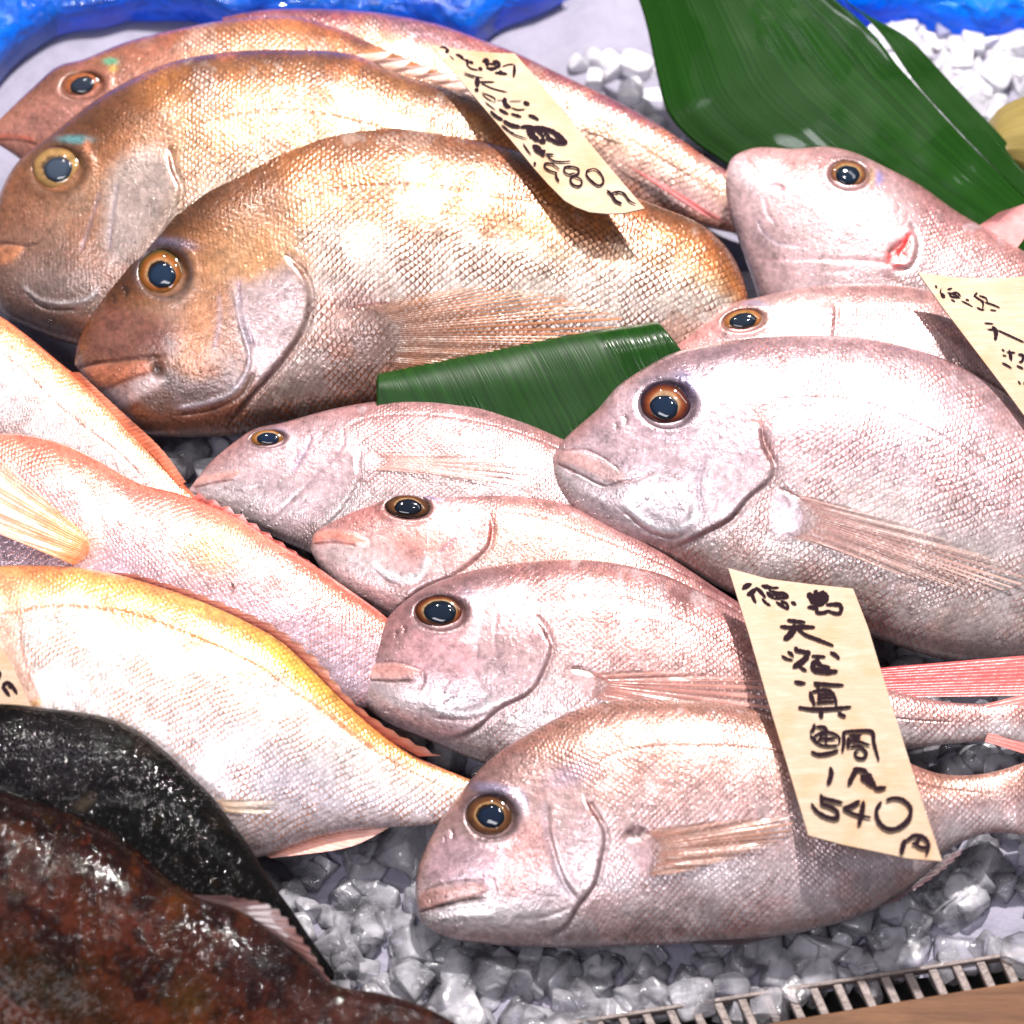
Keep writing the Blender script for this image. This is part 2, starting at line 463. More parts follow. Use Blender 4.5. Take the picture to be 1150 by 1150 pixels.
    def eye(s, cx, cy, rx, ry, ang=0, pr=(.55, .5), pang=0, iris=((.0, (30, 25, 20)), (.62, (225, 170, 90)), (.72, (190, 95, 45)), (.88, (120, 60, 35)), (1, (40, 30, 30))), pupil=(28, 40, 58), lean=.5, poff=(0, 0), bulge=.36, lift=0.0):
        h = s.bvh.ray_cast(Vector(CP), Vector(rays([(cx, cy)])[0]))
        hit = np.array(h[0]); view = nrm(CP - hit)
        sn = np.array(h[1]); sn = sn * np.sign(sn @ view)
        n = nrm(sn * .6 + view * .4); hit = hit + n * .0012 + view * lift
        nr, na = 20, 56
        def disc(cx, cy, rx, ry, ang, off, hgt, name, cf, parent, pw=1.0):
            rr = np.linspace(0, 1, nr) ** .8; aa = np.linspace(0, 2 * math.pi, na, endpoint=False)
            R, A = np.meshgrid(rr, aa, indexing='ij')
            R, A = R.ravel(), A.ravel()
            wob = 1 + .02 * np.sin(A * 3 + cx) + .012 * np.sin(A * 7 + cy)
            ca, sa = math.cos(math.radians(ang)), math.sin(math.radians(ang))
            ex, ey = R * wob * np.cos(A) * rx, R * wob * np.sin(A) * ry
            P = np.stack([cx + ex * ca - ey * sa, cy + ex * sa + ey * ca], 1)
            X = on_plane(P, hit + n * off, n)
            rad = (rx + ry) / 2 * .0004
            X = X + n * (np.sqrt(np.clip(1 - R ** 2 * .999, 0, 1)) ** pw * hgt * rad)[:, None]
            c = cf(R, A)
            return mesh_np(name, X, grid_faces(nr, na, True), M_EYE, parent, None, {'Col': c}), rad
        ks = [a[0] for a in iris]; kc = np.array([lin(a[1]) for a in iris])
        sd = int(cx * 7 + cy)
        def cf(R, A):
            nn = noise(np.stack([A * 6, R * 4], 1), 1.0, sd, 3)
            R2 = R + (nn - .5) * .06
            c = np.stack([np.interp(R2, ks, kc[:, k]) for k in range(3)], 1)
            return np.clip(c * .25 * (.55 + .9 * nn)[:, None], 0, .9)
        rad = (rx + ry) / 2 * .0004
        e, _ = disc(cx, cy, rx, ry, ang, -.0022 * rx / 30, bulge, 'eye', cf, s.root)
        px, py = cx + poff[0], cy + poff[1]
        def cp(R, A):
            g = np.clip(R, 0, 1)[:, None]
            return lin(pupil) * .38 * (1.0 - .55 * sstep(R, .55, .95)[:, None]) * (1 + 0 * g)
        disc(px, py, rx * pr[0] * 1.08, ry * pr[1] * 1.08, pang, -.0022 * rx / 30 + bulge * rad * .80, bulge * .62, 'pupil', cp, e)
        return e
    def fin(s, root, tip, name='pectoral_fin', rays_n=16, c0=(150, 90, 75), c1=(200, 150, 140), on='skin', off=(.0006, .002), clear=1.0, mat=None, spiky=0.0, nt=26, wav=.0006, label=None, thick=True):
        ns = rays_n * 6 + 1
        A, B = cr(root, ns), cr(tip, ns)
        if spiky:
            ph = (np.arange(ns) % 6) / 6.0
            k = 1 - spiky * (np.abs(ph - .0) if False else ph)
            B = A + (B - A) * k[:, None]
        t = np.linspace(0, 1, nt)
        P = A[:, None] * (1 - t[None, :, None]) + B[:, None] * t[None, :, None]
        O = off[0] + (off[1] - off[0]) * t[None] + 0 * np.arange(ns)[:, None]
        O = O + wav * np.sin(np.arange(ns)[:, None] * (.37 if on == 'skin' else .11) + 2 * t[None]) * t[None]
        rip = -np.abs(((np.arange(ns) % 6) - 3) / 3.0)
        O = O + (.0001 if on == 'skin' else 0) * rip[:, None] * (t[None] ** .5)
        P2 = P.reshape(-1, 2)
        if on == 'skin': X = s.skin(P2, O.ravel())
        else:
            X = s.pl.at(P2); X = X + s.pl.n * O.reshape(-1)[:, None]
        tt = np.repeat(t[None], ns, 0).ravel()
        nz = noise(P2, 12, 3, 3)
        c = lin(c0) * (1 - tt[:, None]) + lin(c1) * tt[:, None]
        c = np.clip(c * (.7 + .6 * nz[:, None]), 0, .9)
        sx_ = np.repeat(np.linspace(0, 1, ns)[:, None], nt, 1).ravel()
        fade = np.maximum(sstep(.1 - tt, 0, .1), np.maximum(sstep(tt, .82, 1.0), sstep(np.abs(sx_ - .5), .44, .5) * .8))
        m = np.stack([np.clip(clear * (.3 + .8 * tt) + fade * (1.6 if on == 'skin' else .3), 0, 2.2), tt, tt], 1)
        uv = np.stack([np.repeat(np.arange(ns)[:, None] / 6.0, nt, 1).ravel(), tt * 4], 1)
        o = mesh_np(name, X, grid_faces(ns, nt), mat or M_FIN, s.root, uv, {'Col': c, 'Msk': m})
        if label: o['label'] = label
        return o
KEY, FILL, FILL2 = 77, 18, 6
# ================================================================== THE FISH
BREAM = ((-1, (160, 145, 145)), (-.5, (196, 178, 180)), (.0, (200, 172, 172)), (.4, (184, 146, 143)), (.75, (160, 118, 112)), (1, (118, 84, 80)))
BRONZE = ((-1, (120, 95, 80)), (-.55, (180, 158, 150)), (-.05, (236, 214, 196)), (.3, (224, 180, 140)), (.65, (178, 118, 74)), (1, (88, 54, 38)))  # flank stops lightened to paint in lamp glare, edges darker
DK = (70, 38, 34); RED = (150, 35, 30); BLUE = (140, 150, 180)
IRIS_P = ((0, (30, 25, 20)), (.56, (40, 30, 25)), (.61, (240, 205, 160)), (.68, (180, 104, 60)), (.82, (110, 52, 30)), (1, (50, 32, 32)))
IRIS_O = ((0, (40, 30, 25)), (.50, (70, 40, 25)), (.55, (250, 200, 140)), (.62, (150, 94, 62)), (.84, (108, 72, 48)), (.93, (70, 46, 36)), (1, (40, 30, 30)))
G1 = 'pink sea bream on ice'; G2 = 'bronze sea bream at the back of the stall'; G3 = 'red and yellow fish at the side of the stall'; G4 = 'dark rockfish'

# ---- front bream (540 yen)
f = Fish('sea_bream', 'foremost pink sea bream on bare ice, tail half under the 540 yen tag', G1,
  [(466, 1004), (469, 978), (480, 948), (510, 900), (548, 855), (600, 820), (660, 793), (740, 786), (830, 794), (900, 812), (1000, 848), (1055, 869), (1105, 869), (1165, 852)],
  [(466, 1006), (468, 1018), (472, 1034), (498, 1051), (544, 1060), (620, 1064), (720, 1062), (820, 1057), (905, 1046), (980, 1022), (1035, 985), (1070, 952), (1110, 936), (1165, 940)],
  Plane((700, 1050), .016, 15, 0), .40, M_PINK,
  ((-1, (160, 148, 150)), (-.5, (204, 190, 196)), (.0, (202, 172, 172)), (.4, (190, 150, 140)), (.75, (165, 120, 105)), (1, (118, 80, 66))), 8.2, [
  ('P', [(466, 1010), (480, 945), (550, 855), (610, 850), (655, 880), (678, 925), (676, 975), (650, 1018), (600, 1056), (520, 1056)], 8, (186, 158, 162), .55, 0, .12, .75),
  ('B', 545, 870, 60, 24, -42, (120, 82, 78), .7, 0, 4),
  ('B', 640, 850, 70, 20, -30, (135, 98, 88), .5, 0, 3),
  ('P', [(560, 985), (575, 930), (610, 925), (622, 960), (600, 1000), (570, 1010)], 9, (200, 140, 132), .6, .2, .45, .6),
  ('P', [(478, 985), (500, 935), (545, 950), (562, 975), (548, 990), (500, 992)], 6, (172, 138, 150), .7, .5, 0, .5),
  ('B', 545, 1025, 75, 16, 3, (200, 196, 200), .7, .4, 4),
  ('E', [(617, 900), (618, 930), (622, 950), (636, 990), (655, 1015)], 3, .5, -1, 14),
  ('S', [(612, 900), (612, 930), (618, 955), (632, 993), (649, 1015)], 5, (150, 138, 158), .5, -.3),
  ('E', [(650, 888), (667, 912), (679, 938), (675, 965), (668, 993), (650, 1017), (634, 1041), (600, 1058)], 3, 1.3, 1, 18),
  ('S', [(660, 900), (672, 922), (679, 938), (675, 965), (668, 993), (650, 1017), (634, 1041), (600, 1058)], 2.2, (95, 62, 66), .75, -.4),
  ('S', [(661, 900), (667, 915), (678, 921)], 3.5, (110, 40, 35), .9, -.8),
  ('P', [(467, 1013), (475, 1001), (510, 996), (536, 992), (549, 997), (540, 1005), (515, 1011), (473, 1023)], 3, (158, 108, 100), .85, .9, 0, .2),
  ('S', [(469, 1025), (500, 1017), (530, 1011), (546, 1010)], 2.6, (60, 30, 30), .9, -1.0),
  ('S', [(474, 1001), (500, 993), (546, 989)], 2.2, (95, 60, 60), .7, -.6),
  ('S', [(476, 1034), (510, 1030), (560, 1028)], 6, (205, 198, 200), .6, .5),
  ('S', [(553, 985), (556, 1000), (553, 1012)], 3, (150, 110, 110), .5, -.4),
  ('S', [(575, 1032), (610, 1030), (640, 1020)], 4, (150, 140, 140), .5, -.4),
  ('B', 553, 886, 26, 7, 8, (130, 140, 185), 0.52, .4, 5),
  ('B', 585, 900, 8, 14, -20, (150, 165, 200), 0.39, 0, 5),
  ('S', [(560, 950), (565, 962), (560, 975)], 5, (215, 205, 215), .5, .2),
  ('S', [(657, 865), (680, 852), (709, 841), (745, 838), (800, 838), (860, 842), (950, 858), (1050, 884), (1110, 892)], 1.8, (105, 66, 52), .8, -.5),
  ('B', 712, 937, 12, 5, -15, (58, 30, 28), .8, -.6, 4),
  ('P', [(700, 935), (722, 925), (732, 945), (728, 985), (712, 975)], 5, (165, 130, 135), .7, .8, .1, .3),
  ('S', [(703, 936), (716, 928), (728, 936)], 4.5, (60, 25, 25), .9, -.9),
  ('B', 640, 870, 26, 12, -20, (150, 130, 148), .8, .2, 4),
  ('S', [(506, 930), (509, 936), (508, 942)], 3, (70, 44, 44), .9, -1.2), ('S', [(498, 938), (500, 942), (499, 946)], 2.4, (70, 44, 44), .8, -1.0),
  ('B', 716, 938, 11, 5, -15, (60, 28, 26), .85, -.5, 4),
  ('R', 551.5, 916.5, 28, 24, 5, (62, 48, 58)),
  ], cat='fish', seed=3)
f.eye(551.5, 917, 29, 25.5, 5, pr=(.5, .48), iris=IRIS_O, pupil=(30, 42, 66))
f.fin([(722, 932), (732, 955), (728, 985)], [(800, 922), (888, 921), (888, 934), (850, 956), (790, 975), (745, 985)], rays_n=15, c0=(125, 78, 66), c1=(170, 125, 105), clear=.75)
f.fin([(690, 1052), (760, 1057), (860, 1052)], [(730, 1052), (820, 1062), (890, 1048)], 'pelvic_fin', 8, (40, 34, 44), (60, 50, 56), 'plane', (.004, .001), .2, M_FIN_S)
f.fin([(980, 1022), (1030, 990), (1060, 962)], [(1010, 1012), (1062, 976), (1086, 953)], 'anal_fin', 9, (50, 36, 40), (90, 60, 66), 'plane', (.002, .002), .3, M_FIN_S, .3)

# ---- second bream
f = Fish('sea_bream', 'pink sea bream directly behind the foremost one, its middle crossed by the 540 yen tag', G1,
  [(395, 762), (400, 745), (430, 700), (452, 678), (490, 655), (560, 635), (650, 629), (740, 645), (800, 672), (860, 705), (930, 745), (1000, 775), (1060, 788), (1110, 790), (1160, 785)],
  [(394, 766), (398, 776), (409, 792), (435, 812), (482, 832), (540, 856), (620, 880), (720, 898), (820, 898), (900, 880), (970, 850), (1030, 840), (1080, 834), (1120, 832), (1160, 840)],
  Plane((640, 880), .016, 15, 0), .42, M_PINK,
  ((-1, (180, 164, 164)), (-.5, (216, 204, 208)), (.0, (206, 176, 176)), (.35, (196, 150, 146)), (.7, (170, 120, 118)), (1, (128, 86, 88))), 8.2, [
  ('P', [(396, 765), (430, 700), (480, 660), (560, 645), (610, 690), (620, 725), (605, 765), (560, 800), (500, 835), (420, 800)], 8, (196, 160, 166), .6, 0, .1, .75),
  ('B', 500, 658, 70, 14, -20, (125, 90, 92), .75, 0, 3.5),
  ('B', 440, 708, 14, 40, 40, (150, 100, 100), .6, 0, 4),
  ('P', [(440, 740), (462, 712), (520, 716), (540, 745), (520, 770), (470, 760)], 9, (188, 134, 142), .6, .4, .0, .5),
  ('S', [(537, 715), (536, 740), (540, 760), (553, 778)], 3, (165, 130, 140), .6, -.4),
  ('S', [(558, 692), (556, 720), (562, 750), (572, 770)], 3, (170, 140, 150), .5, -.4),
  ('S', [(553, 786), (540, 797), (520, 801), (493, 799), (478, 790)], 6, (222, 220, 226), .8, .7),
  ('S', [(560, 792), (540, 806), (515, 809), (485, 806)], 2.4, (135, 108, 112), .6, -.6),
  ('B', 520, 787, 32, 12, -8, (150, 142, 152), .7, 0, 3),
  ('E', [(603, 690), (614, 712), (619, 726), (612, 750), (596, 777), (562, 795), (533, 819), (500, 832)], 3, 1.3, 1, 18),
  ('S', [(614, 712), (619, 726), (612, 750), (596, 777), (562, 795), (533, 819), (500, 832)], 2.0, (130, 82, 84), .7, -.4),
  ('S', [(603, 690), (608, 704), (617, 721)], 4, (75, 30, 28), .95, -.9),
  ('P', [(395, 765), (404, 751), (435, 745), (460, 748), (474, 756), (458, 762), (430, 764), (397, 770)], 3, (200, 138, 128), .8, .9, 0, .2),
  ('S', [(396, 769), (417, 765), (440, 766), (466, 765)], 2.2, (95, 45, 42), .85, -.9),
  ('S', [(405, 747), (440, 743), (474, 752)], 2.2, (120, 75, 78), .7, -.6),
  ('B', 440, 783, 45, 14, 20, (210, 196, 200), .8, .4, 4),
  ('S', [(473, 752), (476, 765), (470, 775)], 2.5, (130, 90, 95), .7, -.5),
  ('B', 525, 668, 9, 8, 0, (150, 150, 180), 0.33, 0, 4),
  ('B', 536, 700, 6, 20, 10, (220, 214, 222), .6, 0, 4),
  ('S', [(617, 675), (643, 670), (690, 670), (738, 683), (782, 702), (830, 735), (900, 780), (1000, 806), (1090, 812)], 1.7, (125, 78, 74), .8, -.5),
  ('P', [(640, 752), (660, 748), (672, 760), (666, 783), (650, 778)], 5, (196, 150, 152), .7, .8, .1, .3),
  ('S', [(641, 750), (655, 752), (668, 758)], 4, (80, 35, 32), .9, -.9),
  ('S', [(445, 817), (480, 832), (530, 856)], 3, (180, 90, 85), .5, 0),
  ('S', [(452, 702), (455, 706), (453, 711)], 3, (96, 60, 60), .9, -1.2), ('S', [(443, 709), (446, 712), (444, 716)], 2.4, (96, 60, 60), .8, -1.0),
  ('B', 652, 752, 10, 4.5, 5, (84, 34, 32), .85, -.5, 4),
  ('R', 494.5, 688, 29, 19, 0, (80, 55, 60)),
  ], seed=14)
f.eye(494.5, 688, 30, 20, 0, pr=(.56, .58), iris=IRIS_P, pupil=(30, 42, 60))
f.fin([(658, 756), (668, 766), (664, 784)], [(720, 752), (800, 758), (866, 770), (866, 800), (800, 806), (720, 800)], rays_n=14, c0=(150, 92, 84), c1=(192, 140, 130), clear=.8)
f.fin([(1105, 792), (1112, 812), (1105, 834)], [(1200, 768), (1190, 815), (1200, 862)], 'tail_fin', 7, (190, 110, 105), (200, 105, 100), 'plane', (.0025, .001), .3, M_FIN_S)

# ---- third bream
f = Fish('sea_bream', 'pink sea bream with reddish gill slit, its snout against the smallest pale bream', G1,
  [(349, 612), (352, 600), (378, 583), (404, 568), (430, 557), (455, 552), (526, 552), (585, 556), (636, 566), (690, 592), (745, 621), (800, 658), (850, 690), (900, 720), (960, 745), (1010, 757)],
  [(349, 617), (352, 625), (365, 644), (387, 666), (420, 684), (480, 715), (560, 745), (640, 770), (720, 790), (800, 800), (880, 800), (960, 795), (1010, 790)],
  Plane((560, 735), .018, 15, 0), .40, M_PINK,
  ((-1, (186, 168, 168)), (-.4, (214, 200, 202)), (.1, (206, 168, 158)), (.5, (200, 150, 140)), (.8, (170, 118, 118)), (1, (140, 92, 98))), 7.6, [
  ('P', [(349, 614), (380, 584), (440, 556), (530, 556), (552, 590), (545, 625), (500, 650), (430, 690), (370, 650)], 8, (198, 148, 150), .6, 0, .1, .6),
  ('B', 410, 580, 50, 12, -25, (170, 98, 92), .7, 0, 3.5),
  ('B', 480, 556, 60, 6, 0, (150, 105, 105), .5, 0, 3),
  ('B', 400, 625, 40, 18, 20, (205, 190, 192), .7, 0, 3),
  ('P', [(440, 600), (470, 592), (510, 600), (500, 620), (460, 625)], 9, (205, 130, 120), .6, .2, .2, .5),
  ('S', [(416, 631), (435, 647), (458, 650), (475, 641), (479, 622)], 5, (228, 226, 232), .9, .8),  # raised cheek rim with its white highlight painted on
  ('S', [(420, 640), (440, 656), (465, 657), (482, 643)], 2.2, (140, 100, 100), .6, -.5),
  ('S', [(515, 590), (505, 610), (490, 622)], 3, (150, 120, 145), .6, -.4),
  ('E', [(550, 576), (552, 596), (549, 611), (536, 626), (510, 645), (472, 662), (440, 690)], 3, 1.2, 1, 16),
  ('S', [(552, 590), (549, 611), (536, 626), (510, 645), (472, 662), (440, 690)], 2.2, (150, 70, 62), .75, -.4),
  ('S', [(551, 576), (552, 596), (549, 610)], 4, (160, 40, 34), .95, -.7),
  ('P', [(351, 604), (362, 596), (392, 598), (410, 606), (398, 612), (370, 606), (353, 610)], 2.5, (206, 124, 108), .85, .9, 0, .2),
  ('S', [(352, 611), (375, 609), (402, 613)], 2, (130, 60, 55), .7, -.7),
  ('S', [(399, 611), (408, 611), (414, 607)], 2.5, (225, 190, 180), .8, .5),
  ('B', 483, 556, 14, 5, 10, (110, 140, 200), 0.55, .3, 5),
  ('S', [(559, 574), (599, 577), (654, 596), (709, 618), (764, 643), (810, 668), (870, 712), (940, 752)], 1.8, (120, 70, 72), .85, -.5),
  ('B', 620, 600, 50, 18, 20, (215, 175, 150), .5, 0, 2),
  ('R', 458.5, 569.5, 25, 13, 3, (95, 60, 55)),
  ], seed=25)
f.eye(458.5, 569.5, 26, 13.5, 4, pr=(.55, .6), iris=IRIS_O, pupil=(28, 36, 50), lift=.0035)
f.fin([(975, 757), (990, 772), (975, 790)], [(1230, 738), (1220, 765), (1200, 788)], 'tail_fin', 6, (176, 66, 70), (196, 92, 88), 'plane', (.012, .016), .15, M_FIN_S, label='glossy red tail fin')

# ---- fourth, small pale bream
f = Fish('sea_bream', 'smallest pale pink sea bream, just in front of the short cut leaf', G1,
  [(213, 549), (234, 522), (263, 497), (285, 483), (318, 475), (365, 462), (420, 452), (450, 448), (490, 448), (537, 456), (585, 472), (628, 491), (680, 520), (740, 555)],
  [(214, 552), (220, 556), (234, 567), (270, 585), (310, 604), (350, 622), (420, 650), (500, 668), (580, 670), (650, 655), (700, 630), (740, 600)],
  Plane((450, 650), .018, 14, 0), .40, M_PINK,
  ((-1, (185, 172, 172)), (-.4, (204, 192, 194)), (.1, (200, 176, 178)), (.45, (185, 148, 150)), (.8, (160, 118, 120)), (1, (130, 92, 96))), 6.8, [
  ('P', [(214, 550), (264, 498), (320, 478), (385, 470), (405, 500), (395, 545), (330, 600), (240, 570)], 8, (190, 160, 168), .6, 0, .1, .6),
  ('B', 250, 512, 40, 10, -42, (180, 130, 126), .6, 0, 3),
  ('B', 262, 565, 50, 16, 25, (205, 196, 198), .7, 0, 3),
  ('S', [(384, 478), (386, 497), (370, 520), (350, 540), (314, 574), (299, 590)], 2.6, (150, 125, 135), .8, -.6),
  ('S', [(350, 490), (338, 515), (325, 533)], 3.5, (130, 120, 150), .7, -.6),
  ('S', [(335, 505), (328, 522)], 3, (120, 110, 140), .5, -.4),
  ('S', [(296, 545), (270, 552), (245, 548)], 3, (170, 150, 155), .5, -.4),
  ('P', [(216, 546), (224, 536), (248, 531), (272, 529), (262, 538), (240, 541)], 2.5, (200, 144, 134), .8, .8, 0, .2),
  ('S', [(216, 549), (240, 543), (264, 539)], 1.8, (140, 90, 85), .6, -.6),
  ('E', [(405, 500), (400, 520), (402, 539), (385, 570), (350, 605)], 3, .8, 1, 14),
  ('S', [(404, 510), (414, 507), (427, 509)], 2.6, (120, 70, 70), .8, -.4),
  ('S', [(402, 539), (412, 541), (422, 538)], 2.2, (130, 70, 72), .7, -.4),
  ('B', 410, 525, 12, 14, 0, (205, 180, 186), .7, .9, 4),
  ('B', 312, 484, 12, 4, -5, (150, 150, 190), 0.39, .2, 4),
  ('S', [(384, 486), (402, 472), (435, 466), (490, 466), (544, 475), (599, 491), (660, 520)], 1.7, (150, 110, 110), .7, -.4),
  ('R', 301, 492.5, 20, 9.5, -4, (90, 66, 70)),
  ], seed=36)
f.eye(301, 492.5, 21, 10, -4, pr=(.56, .62), iris=((0, (30, 25, 20)), (.55, (240, 195, 150)), (.7, (205, 130, 60)), (.88, (160, 110, 60)), (1, (70, 50, 45))), pupil=(30, 45, 70))
f.fin([(418, 508), (426, 516), (418, 528)], [(470, 508), (540, 514), (600, 524), (575, 543), (520, 540), (460, 532)], rays_n=13, c0=(185, 130, 122), c1=(205, 160, 150), clear=.9)

# ---- large bream right
f = Fish('sea_bream', 'largest silvery pink sea bream, its lips touching the end of the short cut leaf', G1,
  [(621, 513), (630, 498), (643, 484), (672, 459), (692, 436), (722, 415), (760, 396), (820, 384), (900, 378), (980, 383), (1060, 405), (1150, 458), (1240, 530), (1320, 610)],
  [(621, 517), (621, 526), (628, 552), (643, 572), (672, 592), (700, 608), (745, 624), (800, 656), (850, 678), (950, 706), (1050, 738), (1110, 745), (1180, 742), (1250, 735), (1320, 720)],
  Plane((950, 700), .02, 18, 0), .42, M_PINK,
  ((-1, (156, 138, 136)), (-.7, (196, 180, 178)), (-.3, (214, 200, 200)), (.1, (208, 184, 192)), (.5, (204, 180, 188)), (.8, (178, 148, 154)), (1, (128, 98, 102))), 9.2, [
  ('P', [(622, 515), (672, 462), (730, 415), (820, 395), (850, 450), (868, 520), (830, 580), (750, 615), (660, 580)], 10, (198, 172, 184), .6, 0, .08, .8),
  ('B', 770, 402, 75, 13, -14, (120, 92, 98), .75, 0, 3),
  ('B', 655, 480, 40, 10, -42, (165, 112, 108), .7, 0, 3),
  ('B', 850, 395, 60, 10, 0, (150, 120, 132), .5, 0, 3),
  ('P', [(660, 480), (700, 455), (745, 495), (735, 525), (700, 530), (665, 505)], 9, (188, 156, 164), .6, .4, .0, .6),
  ('S', [(700, 541), (718, 538), (735, 528)], 2.2, (150, 90, 92), .7, -.5),
  ('P', [(623, 512), (635, 505), (655, 508), (675, 518), (697, 530), (704, 540), (692, 543), (665, 532), (640, 522), (624, 520)], 3, (198, 152, 148), .8, .9, 0, .3),
  ('S', [(624, 520), (650, 532), (680, 546), (703, 540)], 2.4, (110, 66, 66), .85, -1.0),
  ('S', [(630, 507), (655, 504), (680, 515), (700, 532)], 2, (130, 84, 86), .6, -.6),
  ('S', [(625, 530), (650, 548), (680, 564)], 7, (210, 198, 202), .7, .7),
  ('B', 740, 575, 45, 20, 20, (190, 184, 190), .6, 0, 3),
  ('S', [(700, 566), (730, 590), (755, 596), (775, 585), (784, 560)], 6, (224, 222, 230), .8, .8),
  ('S', [(700, 574), (730, 598), (760, 604), (782, 590)], 2.4, (130, 104, 110), .6, -.6),
  ('S', [(803, 498), (790, 522), (785, 545), (787, 577)], 3.4, (170, 154, 172), .6, -.5),
  ('S', [(812, 500), (797, 530), (793, 560)], 3, (225, 220, 232), .5, .3),
  ('E', [(850, 470), (858, 500), (869, 523), (865, 538), (840, 560), (821, 582), (788, 600), (752, 618)], 3.5, 1.6, 1, 22),
  ('S', [(865, 538), (840, 560), (821, 582), (788, 600), (752, 618)], 2.2, (115, 70, 68), .8, -.5),
  ('B', 862, 505, 7, 22, -15, (120, 66, 50), .85, -.5, 4),
  ('S', [(856, 482), (858, 500), (868, 522)], 2.8, (60, 34, 28), .9, -.8),
  ('B', 851, 466, 14, 14, 0, (205, 140, 130), .7, 0, 3),
  ('B', 905, 510, 50, 50, 0, (215, 175, 180), .35, 0, 2),
  ('S', [(865, 450), (913, 446), (967, 451), (1022, 471), (1077, 501), (1132, 530), (1200, 580)], 1.9, (150, 108, 110), .75, -.5),
  ('P', [(872, 548), (895, 556), (905, 580), (895, 602), (870, 600)], 6, (205, 184, 200), .7, 1.2, .1, .4),
  ('S', [(874, 548), (886, 552), (897, 560)], 4, (70, 38, 40), .9, -.8),
  ('S', [(880, 556), (888, 570)], 3, (80, 45, 48), .7, -.4),
  ('B', 772, 434, 10, 16, -35, (120, 130, 190), 0.55, .3, 4),
  ('B', 755, 427, 24, 6, 0, (130, 126, 160), 0.39, .2, 4),
  ('S', [(789, 440), (790, 465), (778, 485)], 5, (226, 216, 226), .6, .2),
  ('S', [(790, 600), (760, 640)], 3, (140, 110, 105), .5, -.3),
  ('S', [(700, 466), (704, 471), (702, 477)], 3, (96, 70, 76), .9, -1.2), ('S', [(690, 474), (693, 478), (691, 482)], 2.4, (96, 70, 76), .8, -1.0),
  ('B', 887, 552, 9, 4.5, 25, (84, 46, 46), .85, -.5, 4),
  ('R', 749, 454, 31, 26, 5, (70, 52, 66)),
  ], seed=47)
f.eye(748, 455, 31.5, 26, 5, pr=(.48, .5), pang=10, iris=((0, (30, 25, 20)), (.48, (235, 190, 150)), (.58, (190, 100, 60)), (.74, (120, 58, 38)), (.86, (58, 42, 60)), (1, (42, 36, 52))), pupil=(34, 50, 74), poff=(-2, 2))
f.fin([(884, 550), (897, 566), (900, 590), (884, 604)], [(960, 572), (1060, 606), (1150, 652), (1120, 664), (1020, 650), (940, 618)], rays_n=20, c0=(140, 96, 92), c1=(196, 160, 150), clear=.95)

# ---- bream behind it
f = Fish('sea_bream', 'pink sea bream with only face and back showing above the largest silvery bream', G1,
  [(716, 420), (740, 398), (768, 379), (797, 357), (818, 343), (850, 335), (894, 325), (949, 320), (1015, 322), (1050, 330), (1085, 350), (1150, 400), (1230, 470)],
  [(717, 424), (730, 440), (770, 462), (840, 490), (920, 520), (1000, 545), (1080, 560), (1160, 570), (1230, 575)],
  Plane((950, 520), .025, 16, 0), .40, M_PINK,
  ((-1, (160, 140, 138)), (-.2, (205, 190, 192)), (.3, (204, 176, 178)), (.7, (192, 152, 150)), (1, (150, 108, 106))), 7.6, [
  ('P', [(716, 420), (797, 358), (850, 336), (915, 326), (930, 350), (925, 380), (905, 420), (800, 440)], 16, (178, 138, 140), .8, 0, .1, .4),
  ('B', 770, 388, 50, 12, -35, (190, 120, 112), .7, 0, 3),
  ('S', [(722, 416), (750, 405), (775, 398)], 3, (200, 110, 98), .8, .4),
  ('S', [(938, 342), (938, 356), (932, 374)], 3, (170, 90, 90), .8, -.6),
  ('E', [(938, 340), (936, 372), (925, 400)], 3, .9, 1, 14),
  ('B', 851, 342, 15, 4, 6, (120, 120, 170), 0.52, .3, 5),
  ('S', [(949, 351), (1004, 358), (1059, 373), (1110, 400), (1160, 440)], 1.8, (180, 140, 140), .7, -.4),
  ('B', 880, 350, 40, 12, -8, (215, 200, 190), .5, 0, 3),
  ('R', 835, 360, 24, 12.5, -8, (130, 80, 66)),
  ], seed=58)
f.eye(834.5, 360, 25.5, 13, -8, pr=(.56, .6), pang=-8, iris=((0, (40, 30, 25)), (.55, (230, 170, 110)), (.75, (200, 120, 66)), (.9, (170, 130, 96)), (1, (90, 60, 50))), pupil=(40, 50, 66))

